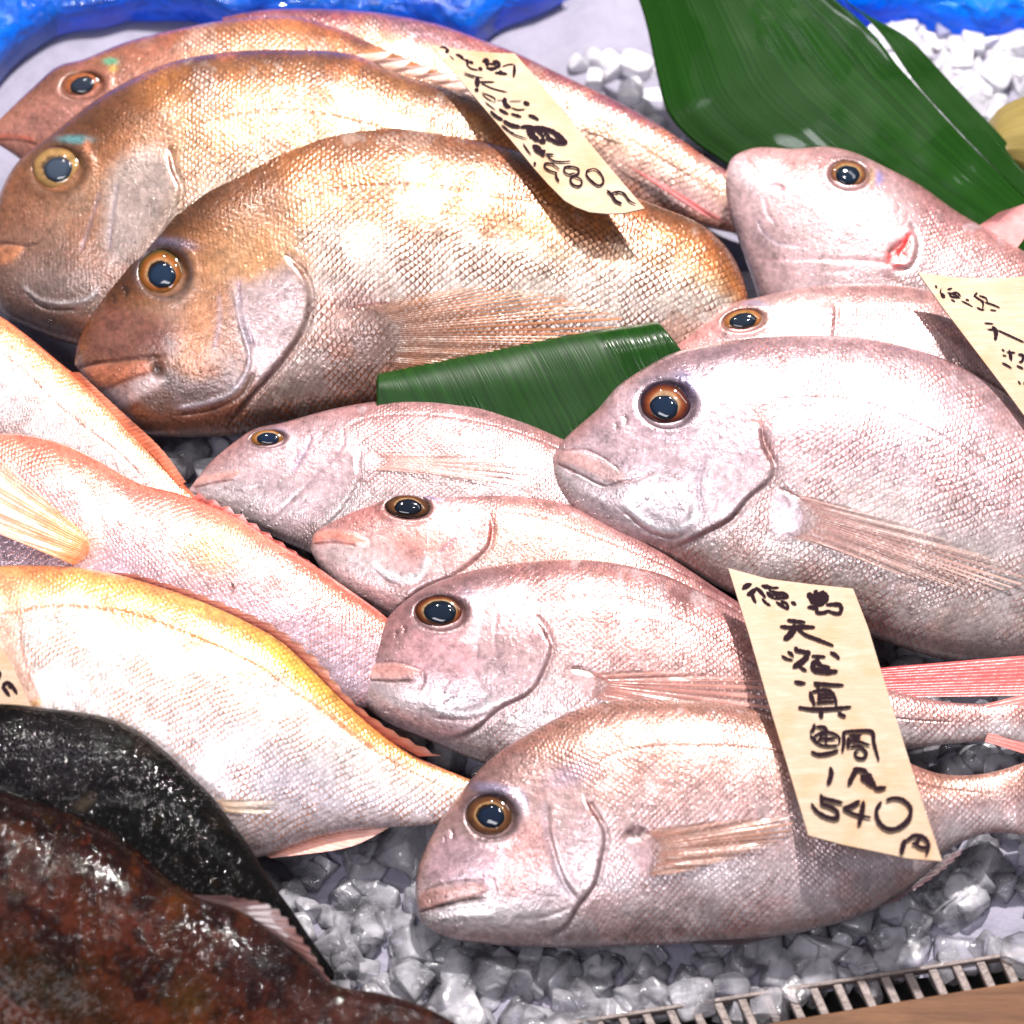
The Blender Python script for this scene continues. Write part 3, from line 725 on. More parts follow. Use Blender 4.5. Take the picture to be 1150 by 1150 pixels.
# ---- head-up bream top right
f = Fish('sea_bream', 'pink sea bream with a bloody gill, head raised on the big green leaf', G1,
  [(815, 196), (822, 178), (847, 167), (891, 168), (927, 166), (957, 172), (993, 189), (1033, 210), (1070, 236), (1114, 262), (1150, 284), (1230, 330), (1300, 370)],
  [(814, 201), (815, 215), (818, 235), (829, 268), (840, 300), (856, 345), (880, 385), (930, 420), (1000, 440), (1100, 460), (1200, 470), (1300, 470)],
  Plane((950, 400), .022, 18, 0), .42, M_PINK,
  ((-1, (160, 140, 140)), (-.3, (184, 166, 168)), (.2, (186, 162, 164)), (.6, (176, 138, 138)), (.85, (166, 120, 120)), (1, (140, 96, 96))), 7.8, [
  ('P', [(815, 200), (848, 168), (957, 173), (1010, 200), (1035, 240), (1020, 300), (960, 340), (860, 350)], 8, (168, 138, 142), .85, 0, .08, .3),
  ('B', 905, 185, 50, 16, 5, (196, 138, 134), .7, 0, 3),
  ('P', [(818, 190), (835, 172), (850, 180), (862, 205), (850, 215)], 6, (196, 176, 180), .8, .5, 0, .3),
  ('S', [(838, 176), (850, 192), (860, 208)], 3, (200, 120, 112), .8, -.4),
  ('S', [(862, 210), (872, 208), (882, 213)], 3, (130, 90, 100), .8, -.8),
  ('S', [(858, 222), (862, 240), (872, 252)], 2.5, (185, 160, 172), .6, -.5),
  ('S', [(850, 246), (858, 262), (875, 273), (900, 276)], 2.6, (165, 150, 165), .7, -.7),
  ('S', [(850, 292), (900, 291), (960, 292), (1000, 296)], 2.4, (195, 150, 155), .7, -.8),
  ('S', [(860, 300), (900, 305), (960, 304)], 1.8, (200, 160, 165), .5, -.5),
  ('S', [(930, 245), (960, 240), (985, 238)], 4, (215, 165, 165), .6, -.4),
  ('S', [(950, 224), (975, 224), (1000, 226)], 5, (230, 222, 222), .7, .4),
  ('E', [(1020, 250), (1030, 275), (1020, 300), (998, 300)], 3, 1.2, 1, 16),
  ('P', [(997, 290), (1003, 278), (1016, 266), (1023, 262), (1022, 276), (1018, 290), (1008, 298), (999, 298)], 3, (176, 12, 12), 1.0, -.4, 0, 0),
  ('B', 1008, 290, 12, 11, 0, (170, 16, 14), .95, -.6, 4),
  ('S', [(1022, 263), (1018, 275), (1008, 287)], 4.5, (180, 20, 16), .95, -.8),
  ('S', [(998, 285), (1004, 278), (1014, 272)], 3.5, (90, 24, 26), .85, -.6),
  ('S', [(965, 292), (985, 294), (1000, 300)], 3.5, (190, 110, 115), .6, -.4),
  ('B', 1000, 312, 10, 5, 30, (110, 60, 66), .6, -.3, 4),
  ('B', 986, 200, 5, 7, 0, (90, 110, 190), 0.59, .2, 4),
  ('B', 978, 199, 5, 8, 0, (190, 150, 100), .8, 0, 4),
  ('B', 948, 178, 26, 5, 8, (150, 110, 115), .7, .3, 4),
  ('S', [(1040, 235), (1065, 270), (1095, 300), (1130, 325)], 1.8, (170, 120, 124), .7, -.4),
  ('B', 1052, 245, 20, 10, 40, (178, 128, 134), .5, 0, 3),
  ('R', 953, 196.5, 22, 16, 8, (110, 74, 72)),
  ], seed=69)
f.eye(952, 196.5, 22.5, 16.5, 8, pr=(.56, .6), pang=5, iris=((0, (40, 30, 25)), (.56, (225, 180, 130)), (.7, (190, 125, 80)), (.86, (130, 85, 66)), (1, (70, 50, 50))), pupil=(30, 44, 62))
f.fin([(1098, 256), (1140, 282)], [(1118, 246), (1185, 222)], 'dorsal_fin', 10, (205, 140, 140), (215, 150, 150), 'plane', (.004, .01), .3, M_FIN_S, label='pink tail of another fish, joined to this back')  # another fish's tail, built as a dorsal fin of this one

# ---- bronze bream, front one
f = Fish('sea_bream', 'largest bronze sea bream with red lips, its fanned fin beside the short cut leaf', G2,
  [(84, 406), (87, 387), (109, 341), (135, 300), (157, 267), (190, 226), (226, 197), (270, 174), (310, 157), (358, 146), (420, 142), (453, 144), (508, 154), (555, 163), (617, 184), (680, 210), (735, 231), (785, 252), (814, 276), (832, 306), (840, 336), (842, 365)],
  [(84, 410), (92, 420), (104, 436), (121, 452), (142, 473), (157, 487), (197, 491), (270, 488), (330, 478), (400, 470), (480, 462), (580, 452), (680, 440), (750, 430), (795, 418), (820, 404), (834, 390), (841, 376)],
  Plane((430, 460), .022, 20, 0), .42, M_BROWN,
  ((-1, (116, 92, 84)), (-.75, (170, 148, 144)), (-.35, (226, 208, 202)), (.05, (242, 224, 212)), (.3, (226, 184, 146)), (.55, (190, 120, 66)), (.85, (132, 76, 42)), (1, (84, 50, 36))), 9.6, [  # whitish mid flank carries painted glare between darker back and belly
  ('P', [(84, 406), (135, 300), (190, 226), (270, 176), (310, 200), (335, 260), (348, 320), (330, 390), (280, 450), (160, 488), (110, 440)], 10, (152, 88, 54), .75, 0, .25, .55),
  ('B', 205, 235, 100, 34, -45, (58, 36, 22), .85, 0, 3),
  ('B', 150, 300, 60, 16, -55, (64, 40, 30), .75, 0, 3),
  ('B', 288, 225, 34, 30, -30, (104, 64, 38), .6, 0, 2.5),
  ('B', 222, 370, 16, 60, 14, (222, 150, 100), .7, 0, 3),
  ('B', 290, 300, 46, 34, 0, (214, 160, 100), .6, 0, 2.5),
  ('P', [(95, 390), (120, 345), (165, 350), (200, 370), (195, 400), (150, 405), (105, 405)], 9, (130, 80, 70), .85, .5, 0, .3),
  ('P', [(262, 320), (285, 315), (330, 300), (346, 330), (338, 370), (310, 415), (288, 430), (272, 380)], 9, (205, 182, 186), .85, .3, .1, .8),
  ('P', [(180, 410), (225, 425), (285, 425), (262, 450), (225, 462), (180, 468), (150, 450)], 8, (96, 70, 62), .85, 0, .1, .2),
  ('P', [(185, 414), (215, 428), (245, 422), (262, 400), (270, 430), (240, 450), (200, 458)], 6, (140, 120, 122), .6, .2, .1, .6),
  ('S', [(197, 460), (236, 452), (262, 440), (276, 420), (280, 400), (270, 360), (263, 325)], 4, (205, 196, 210), .7, .8),
  ('S', [(200, 467), (240, 460), (272, 444), (288, 415)], 2.6, (70, 50, 46), .8, -.8),
  ('S', [(246, 330), (246, 360), (240, 395)], 4, (200, 180, 200), .5, .3),
  ('S', [(268, 315), (270, 345), (285, 392)], 3, (120, 110, 150), 0.45, -.6),
  ('E', [(321, 285), (340, 307), (348, 330), (345, 358), (330, 388), (310, 414), (278, 450), (252, 480)], 3.5, 1.8, 1, 22),
  ('S', [(345, 320), (347, 340), (343, 360), (330, 388), (310, 414), (278, 450), (252, 482)], 3, (110, 92, 92), .8, -.6),
  ('S', [(321, 284), (332, 298), (342, 310)], 4.5, (90, 36, 24), .95, -1.0),
  ('P', [(88, 421), (100, 412), (130, 408), (165, 407), (170, 417), (140, 427), (115, 438), (95, 428)], 3.5, (206, 128, 98), .85, .9, 0, .2),
  ('S', [(86, 414), (110, 408), (150, 403), (185, 401)], 3, (70, 34, 30), .9, -1.0),
  ('P', [(112, 443), (140, 430), (172, 420), (186, 428), (160, 445), (130, 458)], 4, (205, 176, 176), .9, .5, 0, .3),
  ('S', [(112, 440), (140, 428), (170, 418)], 2.2, (120, 70, 60), .7, -.5),
  ('B', 176, 415, 6, 8, 0, (50, 30, 28), .9, -.8, 4),
  ('B', 200, 475, 40, 8, 0, (120, 88, 76), .6, 0, 3),
  ('B', 300, 470, 60, 14, -10, (84, 66, 60), .6, 0, 2.5),
  ('B', 196, 274, 24, 6, 8, (100, 110, 150), 0.52, .3, 4),
  ('B', 160, 280, 14, 8, -40, (140, 120, 140), .6, .2, 4),
  ('S', [(213, 300), (212, 325), (198, 342)], 5, (120, 90, 70), .6, 0),
  ('S', [(318, 240), (347, 223), (380, 212), (435, 207), (490, 209), (544, 218), (606, 226), (650, 240), (709, 258), (800, 300)], 2.0, (120, 66, 44), .8, -.5),
  ('B', 400, 340, 22, 14, 0, (110, 60, 50), .9, -.6, 3),
  ('B', 415, 372, 26, 34, 10, (128, 92, 84), .85, .8, 3),
  ('S', [(388, 346), (410, 342), (440, 340)], 4, (110, 40, 34), .9, -.6),
  ('B', 372, 365, 26, 40, 0, (190, 160, 158), .5, 0, 2.5),
  ('B', 480, 172, 80, 14, 8, (190, 150, 130), .4, 0, 2),
  ('S', [(138, 322), (142, 328), (140, 334)], 3.4, (60, 40, 34), .9, -1.4), ('S', [(126, 332), (129, 337), (127, 342)], 2.6, (60, 40, 34), .8, -1.0),
  ('R', 184, 306, 28, 27, 0, (84, 70, 72)),
  ], seed=80, silver=((-1, .4), (0, .8), (.5, .6), (1, .25)))
f.eye(182, 308, 29, 28, 0, pr=(.5, .48), iris=((0, (30, 25, 20)), (.48, (60, 35, 25)), (.52, (240, 190, 140)), (.64, (210, 120, 60)), (.8, (150, 100, 40)), (.9, (90, 80, 50)), (1, (50, 45, 45))), pupil=(40, 58, 84), poff=(0, 1))
f.fin([(408, 347), (425, 362), (436, 390), (438, 412)], [(470, 329), (560, 324), (654, 343), (700, 362), (660, 384), (590, 398), (500, 412), (455, 420)], rays_n=19, c0=(96, 64, 54), c1=(196, 124, 76), clear=1.2, nt=34)

# ---- bronze bream, middle
f = Fish('sea_bream', 'bronze sea bream with a pale yellow ringed eye, between two other bronze heads', G2,
  [(-16, 272), (-8, 240), (2, 215), (20, 184), (55, 156), (91, 127), (135, 98), (190, 73), (256, 60), (329, 58), (400, 64), (453, 86), (526, 108), (600, 148), (660, 185), (710, 225)],
  [(-16, 276), (-14, 290), (-8, 320), (2, 350), (36, 370), (88, 388), (160, 398), (250, 392), (350, 372), (450, 345), (550, 312), (640, 280), (710, 255)],
  Plane((250, 390), .022, 20, 0), .42, M_BROWN, BRONZE, 9.2, [
  ('P', [(-16, 275), (5, 212), (55, 158), (135, 100), (185, 120), (200, 170), (195, 230), (150, 300), (60, 380), (0, 350)], 10, (152, 94, 62), .72, 0, .25, .55),
  ('B', 95, 150, 80, 24, -38, (76, 46, 28), .8, 0, 3),
  ('B', 25, 245, 30, 50, 0, (150, 96, 76), .7, 0, 3),
  ('B', 50, 330, 60, 34, 0, (130, 118, 116), .85, 0, 3),
  ('B', 40, 365, 60, 14, 8, (60, 50, 50), .8, 0, 3),
  ('P', [(125, 190), (170, 165), (198, 200), (180, 250), (150, 290), (125, 300)], 10, (205, 186, 180), .85, .2, .1, .8),
  ('B', 180, 90, 24, 24, 0, (190, 120, 60), .6, 0, 3),
  ('S', [(188, 82), (192, 95), (186, 108)], 4, (110, 56, 36), .7, -.3),
  ('S', [(25, 320), (40, 335), (70, 341), (98, 336), (112, 322)], 4, (206, 198, 200), .8, .8),
  ('S', [(28, 328), (50, 346), (90, 348)], 2.6, (80, 66, 62), .7, -.7),
  ('S', [(132, 205), (126, 245), (122, 285)], 3.5, (130, 130, 165), 0.45, -.6),
  ('S', [(112, 215), (100, 255), (90, 285)], 3, (150, 130, 150), .6, -.4),
  ('E', [(188, 162), (194, 190), (202, 210), (195, 240), (175, 275), (150, 310)], 3.5, 1.4, 1, 20),
  ('S', [(188, 165), (193, 190), (202, 210)], 4, (120, 60, 40), .85, -.8),
  ('P', [(-14, 278), (5, 275), (27, 277), (18, 291), (0, 298), (-14, 296)], 3, (206, 134, 96), .85, .8, 0, .2),
  ('S', [(-12, 274), (10, 273), (30, 276), (45, 272)], 2.6, (70, 36, 32), .85, -.9),
  ('B', 84, 157, 18, 5, 0, (90, 190, 200), 0.59, .3, 5),
  ('B', 98, 164, 4, 7, 0, (225, 140, 100), .7, 0, 4),
  ('S', [(216, 141), (274, 128), (329, 124), (384, 133), (450, 150), (530, 175), (600, 205)], 2.2, (130, 72, 44), .8, -.5),
  ('R', 66, 190, 29, 25, -6, (110, 74, 56)),
  ], seed=91, silver=((-1, .4), (0, .8), (.5, .5), (1, .25)))
f.eye(65, 190, 30, 25.5, -6, pr=(.5, .5), pang=-15, iris=((0, (60, 50, 40)), (.5, (150, 120, 90)), (.56, (225, 175, 120)), (.75, (222, 176, 110)), (.9, (170, 120, 80)), (1, (90, 66, 56))), pupil=(76, 88, 108))
f.fin([(395, 64), (440, 82), (500, 100), (560, 128)], [(445, 62), (490, 78), (545, 100), (590, 128)], 'dorsal_fin', 7, (200, 150, 130), (225, 190, 185), 'plane', (.003, .006), .6, M_FIN_S, .75)

# ---- bronze bream, back
f = Fish('sea_bream', 'farthest bronze sea bream head, orange eyed, near the blue film at the upper left', G2,
  [(-20, 150), (-5, 138), (36, 100), (66, 75), (95, 67), (146, 47), (205, 33), (274, 22), (329, 20), (365, 28), (420, 50), (500, 85), (580, 125), (640, 165)],
  [(-20, 153), (-10, 158), (10, 170), (45, 195), (110, 230), (200, 255), (300, 262), (400, 250), (500, 228), (580, 210), (640, 200)],
  Plane((250, 258), .026, 20, 0), .40, M_BROWN,
  ((-1, (140, 110, 100)), (-.3, (200, 165, 150)), (.2, (206, 160, 135)), (.6, (200, 145, 105)), (.85, (184, 122, 82)), (1, (130, 80, 62))), 8.8, [
  ('P', [(-20, 152), (36, 100), (95, 68), (190, 38), (210, 70), (195, 120), (100, 180), (20, 180)], 10, (160, 96, 80), .8, 0, .2, .4),
  ('B', 60, 85, 44, 8, -38, (84, 50, 42), .7, 0, 3),
  ('B', 60, 130, 60, 26, -20, (180, 124, 116), .6, 0, 3),
  ('S', [(-10, 154), (20, 153), (40, 158)], 3.5, (186, 90, 70), .9, .4),
  ('S', [(-10, 158), (20, 158), (44, 163)], 2, (110, 60, 50), .7, -.6),
  ('B', 124, 69, 8, 4, 0, (90, 190, 150), .85, .3, 5),
  ('B', 127, 77, 5, 4, 0, (225, 180, 90), .8, 0, 5),
  ('B', 215, 47, 14, 9, -40, (225, 190, 178), .6, 0, 3),
  ('S', [(205, 45), (212, 60), (206, 80)], 3, (140, 80, 60), .6, -.4),
  ('R', 93, 95.5, 24, 14.5, -8, (120, 76, 62)),
  ], seed=102, silver=((-1, .4), (0, .6), (.5, .45), (1, .25)))
f.eye(92.5, 95.5, 25, 15, -8, pr=(.52, .58), pang=-15, iris=((0, (40, 30, 25)), (.55, (220, 130, 80)), (.75, (200, 120, 84)), (.9, (150, 100, 80)), (1, (80, 55, 50))), pupil=(50, 58, 74))

# ---- headless-looking back fish with purple back
f = Fish('sea_bream', 'purple backed sea bream with its head hidden, tail under the bloody gilled bream', G2,
  [(250, 20), (300, 12), (330, 11), (380, 12), (435, 17), (490, 28), (533, 43), (577, 59), (636, 87), (709, 123), (763, 156), (800, 182), (840, 205), (890, 225)],
  [(250, 110), (300, 150), (380, 185), (470, 205), (560, 215), (640, 222), (700, 232), (750, 243), (796, 256), (830, 262), (890, 262)],
  Plane((560, 215), .024, 20, 0), .40, M_BROWN,
  ((-1, (190, 140, 130)), (-.4, (212, 172, 160)), (.1, (208, 168, 145)), (.45, (205, 160, 130)), (.75, (186, 128, 122)), (.9, (150, 80, 100)), (1, (110, 66, 84))), 8.6, [
  ('B', 480, 40, 60, 9, 18, (120, 100, 140), .6, 0, 3),
  ('B', 560, 65, 40, 10, 24, (180, 80, 92), .7, 0, 3),
  ('S', [(560, 80), (640, 118), (720, 165), (800, 215)], 2, (160, 90, 80), .5, -.3),
  ('B', 780, 225, 50, 16, 22, (205, 160, 165), .6, 0, 3),
  ], seed=113, silver=((-1, .4), (0, .6), (.5, .5), (1, .3)))
f.fin([(640, 136), (680, 150)], [(665, 146), (712, 163)], 'pelvic_fin', 5, (196, 96, 84), (210, 120, 110), 'skin', (.002, .003), .3, M_FIN_S)
f.fin([(665, 162), (700, 185), (740, 205)], [(740, 212), (790, 244), (822, 256)], 'anal_fin', 9, (190, 84, 84), (205, 110, 112), 'skin', (.003, .004), .3, M_FIN_S)

# ---- red fish, back
REDS = ((-1, (205, 184, 184)), (-.2, (226, 212, 214)), (.3, (224, 196, 188)), (.55, (214, 140, 104)), (.85, (206, 100, 62)), (1, (186, 76, 52)))
f = Fish('red_fish', 'red backed silvery fish, farthest of the three on the left, tapering to its tail', G3,
  [(-150, 330), (-60, 330), (0, 356), (29, 376), (73, 412), (110, 441), (146, 481), (175, 511), (206, 543), (240, 580)],
  [(-150, 450), (-60, 480), (0, 505), (60, 540), (110, 565), (150, 585), (190, 600), (215, 605), (240, 606)],
  Plane((60, 545), .03, 14, 0), .38, M_RED, REDS, 7.4, [
  ('S', [(-40, 375), (0, 397), (29, 419), (66, 456), (102, 485), (128, 504), (170, 545)], 2.0, (150, 60, 50), .85, -.5),
  ('B', 40, 400, 80, 9, 42, (222, 150, 90), .6, 0, 2.5),
  ], seed=124)
f.fin([(78, 421), (130, 472), (180, 522), (200, 548)], [(92, 424), (146, 474), (186, 512), (211, 546)], 'dorsal_fin', 16, (212, 112, 80), (220, 140, 112), 'plane', (.004, .007), .3, M_FIN_S, .05)

# ---- red fish, middle
f = Fish('red_fish', 'pale pink fish with an orange breast fin, middle of the three on the left', G3,
  [(-120, 520), (-60, 500), (0, 488), (55, 494), (102, 513), (157, 543), (204, 556), (263, 580), (310, 609), (347, 631), (384, 657), (422, 684), (460, 715)],
  [(-120, 640), (-60, 670), (0, 700), (80, 735), (160, 765), (240, 785), (320, 800), (380, 800), (430, 790), (460, 775)],
  Plane((200, 775), .026, 15, 0), .38, M_RED,
  ((-1, (170, 150, 164)), (-.2, (180, 158, 174)), (.3, (178, 142, 150)), (.62, (178, 122, 118)), (.86, (196, 108, 92)), (1, (190, 78, 64))), 8.0, [
  ('B', 40, 510, 70, 20, 12, (216, 120, 96), .7, 0, 2.5),
  ('B', 237, 617, 36, 24, 10, (206, 160, 100), .7, 0, 3),
  ('B', 60, 560, 60, 24, 20, (205, 160, 160), .5, 0, 2.5),
  ('S', [(92, 520), (102, 550), (112, 580), (118, 615)], 5, (212, 140, 124), .6, -.4),
  ('S', [(85, 535), (92, 560), (95, 590)], 6, (226, 210, 214), .6, .4),
  ('B', 262, 658, 2.5, 5, -15, (70, 24, 20), .95, .2, 6),
  ('B', 90, 612, 18, 22, 20, (228, 150, 90), .6, .5, 3),
  ], seed=135, silver=((-1, .5), (0, .7), (.6, .6), (1, .3)))
f.fin([(96, 600), (102, 612), (96, 628), (84, 636)], [(0, 520), (-30, 545), (-30, 590), (10, 610)], 'pectoral_fin', 12, (216, 112, 36), (206, 150, 132), 'skin', (.002, .012), .35, M_FIN_S, label='orange breast fin bent forward')
f.fin([(215, 560), (260, 582), (310, 612), (345, 634)], [(225, 556), (265, 574), (300, 598), (362, 642)], 'dorsal_fin', 9, (206, 96, 84), (222, 150, 146), 'plane', (.001, .003), .4, M_FIN_S, .6)

# ---- yellow striped fish
f = Fish('yellow_backed_fish', 'white bellied fish with golden yellow back and red spiny back fin', G3,
  [(-130, 660), (-60, 642), (0, 636), (55, 636), (110, 641), (164, 654), (219, 673), (274, 697), (318, 722), (350, 752), (380, 782), (416, 813), (460, 846), (495, 862), (530, 876), (570, 890)],
  [(-130, 850), (-60, 880), (0, 900), (80, 925), (160, 950), (240, 965), (290, 963), (330, 950), (380, 936), (430, 930), (479, 927), (520, 922), (570, 925)],
  Plane((200, 955), .020, 17, 0), .38, M_YEL,
  ((-1, (190, 170, 172)), (-.5, (212, 204, 212)), (.0, (228, 222, 222)), (.52, (228, 216, 210)), (.62, (212, 184, 158)), (.72, (180, 138, 86)), (.88, (172, 124, 76)), (1, (186, 94, 74))), 8.6, [
  ('P', [(-40, 640), (0, 640), (40, 660), (22, 690), (25, 730), (45, 790), (-40, 800)], 8, (216, 150, 116), .6, 0, .3, .5),
  ('S', [(-10, 692), (22, 688), (44, 682), (91, 682), (146, 689), (201, 709), (256, 732), (292, 750), (329, 777), (365, 800), (402, 829), (450, 862), (500, 885)], 2.4, (176, 90, 50), .9, -.6),
  ('S', [(22, 696), (24, 725), (32, 760), (46, 790)], 2.4, (200, 110, 90), .7, -.5),
  ('B', 330, 752, 60, 11, 38, (206, 196, 60), .7, 0, 2.5),
  ('B', 420, 828, 60, 9, 36, (226, 130, 50), .7, 0, 2.5),
  ('B', 180, 672, 100, 9, 12, (214, 190, 96), .6, 0, 2.5),
  ('B', 40, 790, 6, 4, -20, (214, 150, 50), .8, .2, 3),
  ('B', 300, 860, 90, 30, 25, (205, 190, 215), .4, 0, 2),
  ], seed=146, silver=((-1, .5), (0, .8), (.5, .7), (.6, .3), (1, .2)))
f.fin([(120, 643), (219, 675), (300, 712), (350, 752), (380, 784), (430, 826), (470, 850)], [(156, 648), (228, 670), (314, 708), (362, 746), (394, 786), (438, 820), (496, 851)], 'dorsal_fin', 20, (196, 100, 80), (216, 152, 140), 'plane', (.001, .006), .35, M_FIN_S, .35, label='red spiny back fin')
f.fin([(290, 958), (340, 944), (385, 934)], [(305, 964), (395, 950), (440, 928)], 'anal_fin', 6, (206, 130, 110), (226, 168, 156), 'plane', (-.001, .0), .3, M_FIN_S)
f.fin([(238, 898), (246, 905), (250, 912)], [(298, 896), (314, 905), (300, 917)], 'pelvic_fin', 6, (196, 160, 130), (200, 188, 172), 'skin', (.0005, .001), .9, M_FIN)

# ---- dark fish
f = Fish('black_rockfish', 'glossy black fish lying over the belly of the golden backed fish', G4,
  [(-200, 830), (-100, 800), (0, 791), (55, 796), (120, 806), (157, 822), (184, 842), (212, 868), (237, 893), (258, 920), (280, 950), (303, 988), (325, 1018), (350, 1055), (375, 1090)],
  [(-200, 1000), (-100, 1020), (0, 1050), (80, 1090), (150, 1110), (220, 1120), (280, 1120), (320, 1115), (345, 1110), (362, 1105), (375, 1100)],
  Plane((150, 1100), .034, 16, 0), .40, M_DARK,
  ((-1, (22, 18, 17)), (0, (20, 16, 15)), (.6, (20, 18, 17)), (1, (16, 13, 13))), 6.0, [
  ('B', 50, 850, 70, 30, 10, (56, 52, 62), .7, 0, 2.5),
  ('S', [(70, 905), (95, 895), (115, 875)], 6, (16, 12, 12), .8, -1.6),
  ('P', [(80, 905), (105, 890), (108, 898), (92, 912)], 4, (100, 88, 76), .7, .8, 0, 0),
  ('B', 160, 840, 14, 8, 20, (66, 56, 42), .6, .2, 3),
  ('S', [(0, 880), (30, 895), (60, 905)], 4, (14, 12, 12), .7, -1.2),
  ], seed=157, noise_amt=.35, silver=((-1, 0), (1, 0)), blotch=(((44, 38, 30), 22, .66, .7), ((12, 9, 9), 16, .55, .7)))
f = Fish('mottled_rockfish', 'brown and rust mottled wet fish in front of the glossy black one', G4,
  [(-250, 930), (-120, 890), (0, 890), (29, 898), (73, 912), (120, 931), (148, 950), (183, 982), (226, 1008), (263, 1018), (300, 1040), (340, 1075), (375, 1105), (430, 1116), (475, 1130), (540, 1165)],
  [(-250, 1300), (-120, 1340), (0, 1350), (100, 1345), (200, 1330), (280, 1310), (350, 1290), (400, 1270), (440, 1250), (470, 1240), (540, 1230)],
  Plane((150, 1300), .030, 17, 0), .40, M_DARK,
  ((-1, (60, 30, 24)), (0, (110, 56, 36)), (.45, (98, 46, 32)), (.8, (78, 38, 30)), (1, (44, 24, 20))), 7.5, [
  ('B', 200, 1015, 16, 12, 20, (128, 72, 34), .7, 0, 3),
  ('B', 60, 1110, 60, 26, 25, (44, 46, 24), .8, 0, 2.5),
  ('B', 300, 1090, 50, 30, 20, (44, 36, 42), .7, 0, 2.5),
  ('B', 210, 1125, 20, 20, 0, (110, 86, 36), .5, 0, 2.5),
  ('B', 390, 1135, 60, 16, 10, (110, 70, 66), .6, 0, 2.5),
  ], seed=168, noise_amt=.4, silver=((-1, 0), (1, 0)), blotch=(((128, 66, 36), 30, .6, .35), ((36, 18, 16), 26, .54, .8), ((84, 62, 34), 18, .66, .4), ((150, 66, 44), 11, .7, .4)))
f.fin([(215, 1006), (250, 1020), (300, 1045), (345, 1080)], [(262, 1008), (310, 1020), (345, 1060), (378, 1112)], 'dorsal_fin', 12, (60, 34, 30), (96, 60, 56), 'plane', (.004, .006), .1, M_FIN_S, .15)
# ================================================================== ICE, TRAY, PLASTIC, LEAVES, TAGS
def ice_mat(name='crushed_ice', lo=.42, hi=.9):
    k = NT(name)
    obj = k.n('TexCoord').outputs['Object']
    n1 = k.noise(obj, 70, 3, .5); n2 = k.noise(obj, 500, 3)
    bm = k.n('Bump'); bm.inputs['Distance'].default_value = 1; bm.inputs['Strength'].default_value = .7
    k.set(bm.inputs['Height'], k.math('ADD', k.math('MULTIPLY', n1, .002), k.math('MULTIPLY', n2, .0005)))
    N = bm.outputs[0]
    gl = k.n('BsdfPrincipled'); gl.inputs['Base Color'].default_value = (.97, .97, .99, 1); gl.inputs['IOR'].default_value = 1.31
    gl.inputs['Transmission Weight'].default_value = 1; gl.inputs['Roughness'].default_value = .06; k.set(gl.inputs['Normal'], N)
    ml = k.n('BsdfPrincipled'); ml.inputs['Base Color'].default_value = (.8, .78, .86, 1); ml.inputs['Roughness'].default_value = .1; k.set(ml.inputs['Normal'], N)
    tl = k.n('BsdfTranslucent'); tl.inputs[0].default_value = (.88, .88, .92, 1); k.set(tl.inputs['Normal'], N)
    tr = k.n('BsdfTransparent'); tr.inputs[0].default_value = (.97, .97, .985, 1)
    go = k.n('BsdfGlossy'); go.inputs['Roughness'].default_value = .07; k.set(go.inputs['Normal'], N)
    fr = k.n('Fresnel'); fr.inputs[0].default_value = 1.36; k.set(fr.inputs['Normal'], N)
    def mx(f, a, b):
        m = k.n('MixShader'); k.set(m.inputs[0], f); k.t.links.new(a, m.inputs[1]); k.t.links.new(b, m.inputs[2]); return m.outputs[0]
    milky = mx(.55, ml.outputs[0], tl.outputs[0])
    clear = mx(.9, gl.outputs[0], tr.outputs[0])
    body = mx(k.ramp(n1, [(.35, (lo,) * 3), (.65, (hi,) * 3)]), milky, clear)
    k.t.links.new(mx(k.math('MULTIPLY', fr.outputs[0], .9), body, go.outputs[0]), k.out.inputs[0]); return k.m

def simple(name, col, rough=.5, metal=0, spec=.5, coat=0, bump=0, bscale=200, trans=0, var=0, vscale=60):
    k = NT(name); obj = k.n('TexCoord').outputs['Object']
    p = k.n('BsdfPrincipled'); c = tuple(lin(col)) + (1,)
    if var:
        nn = k.noise(obj, vscale, 4, .6)
        k.set(p.inputs['Base Color'], k.mix(nn, tuple(x * (1 - var) for x in c[:3]) + (1,), tuple(min(.95, x * (1 + var)) for x in c[:3]) + (1,)))
    else: p.inputs['Base Color'].default_value = c
    p.inputs['Roughness'].default_value = rough; p.inputs['Metallic'].default_value = metal
    p.inputs['Coat Weight'].default_value = coat; p.inputs['Coat Roughness'].default_value = .08
    p.inputs['Transmission Weight'].default_value = trans; p.inputs['Specular IOR Level'].default_value = spec
    if bump:
        bm = k.n('Bump'); bm.inputs['Distance'].default_value = 1; bm.inputs['Strength'].default_value = .7
        k.set(bm.inputs['Height'], k.math('MULTIPLY', k.noise(obj, bscale, 3), bump)); k.set(p.inputs['Normal'], bm.outputs[0])
    k.t.links.new(p.outputs[0], k.out.inputs[0]); return k.m

M_ICE = ice_mat()
M_ICE_W = ice_mat('white_ice', 0, .2)
M_BED = simple('packed_ice', (118, 115, 130), .5, spec=.08, bump=.003, bscale=90, var=.25, vscale=50)

# ice surface
def bed_z(P):
    return (noise(P * 1000, 60, 5, 3) - .5) * .010
nx, ny = 130, 130
gx, gy = np.meshgrid(np.linspace(-.42, .42, nx), np.linspace(-.42, .42, ny), indexing='ij')
G = np.stack([gx.ravel(), gy.ravel()], 1)
bed = np.column_stack([G, bed_z(G) - .0045])
# the bed stops at the metal grate
gr_a, gr_b = at_z([(560, 1166)], .0)[0], at_z([(1250, 1056)], .0)[0]
o = mesh_np('ice_bed', bed, grid_faces(nx, ny), M_BED); tag(o, kind='structure')

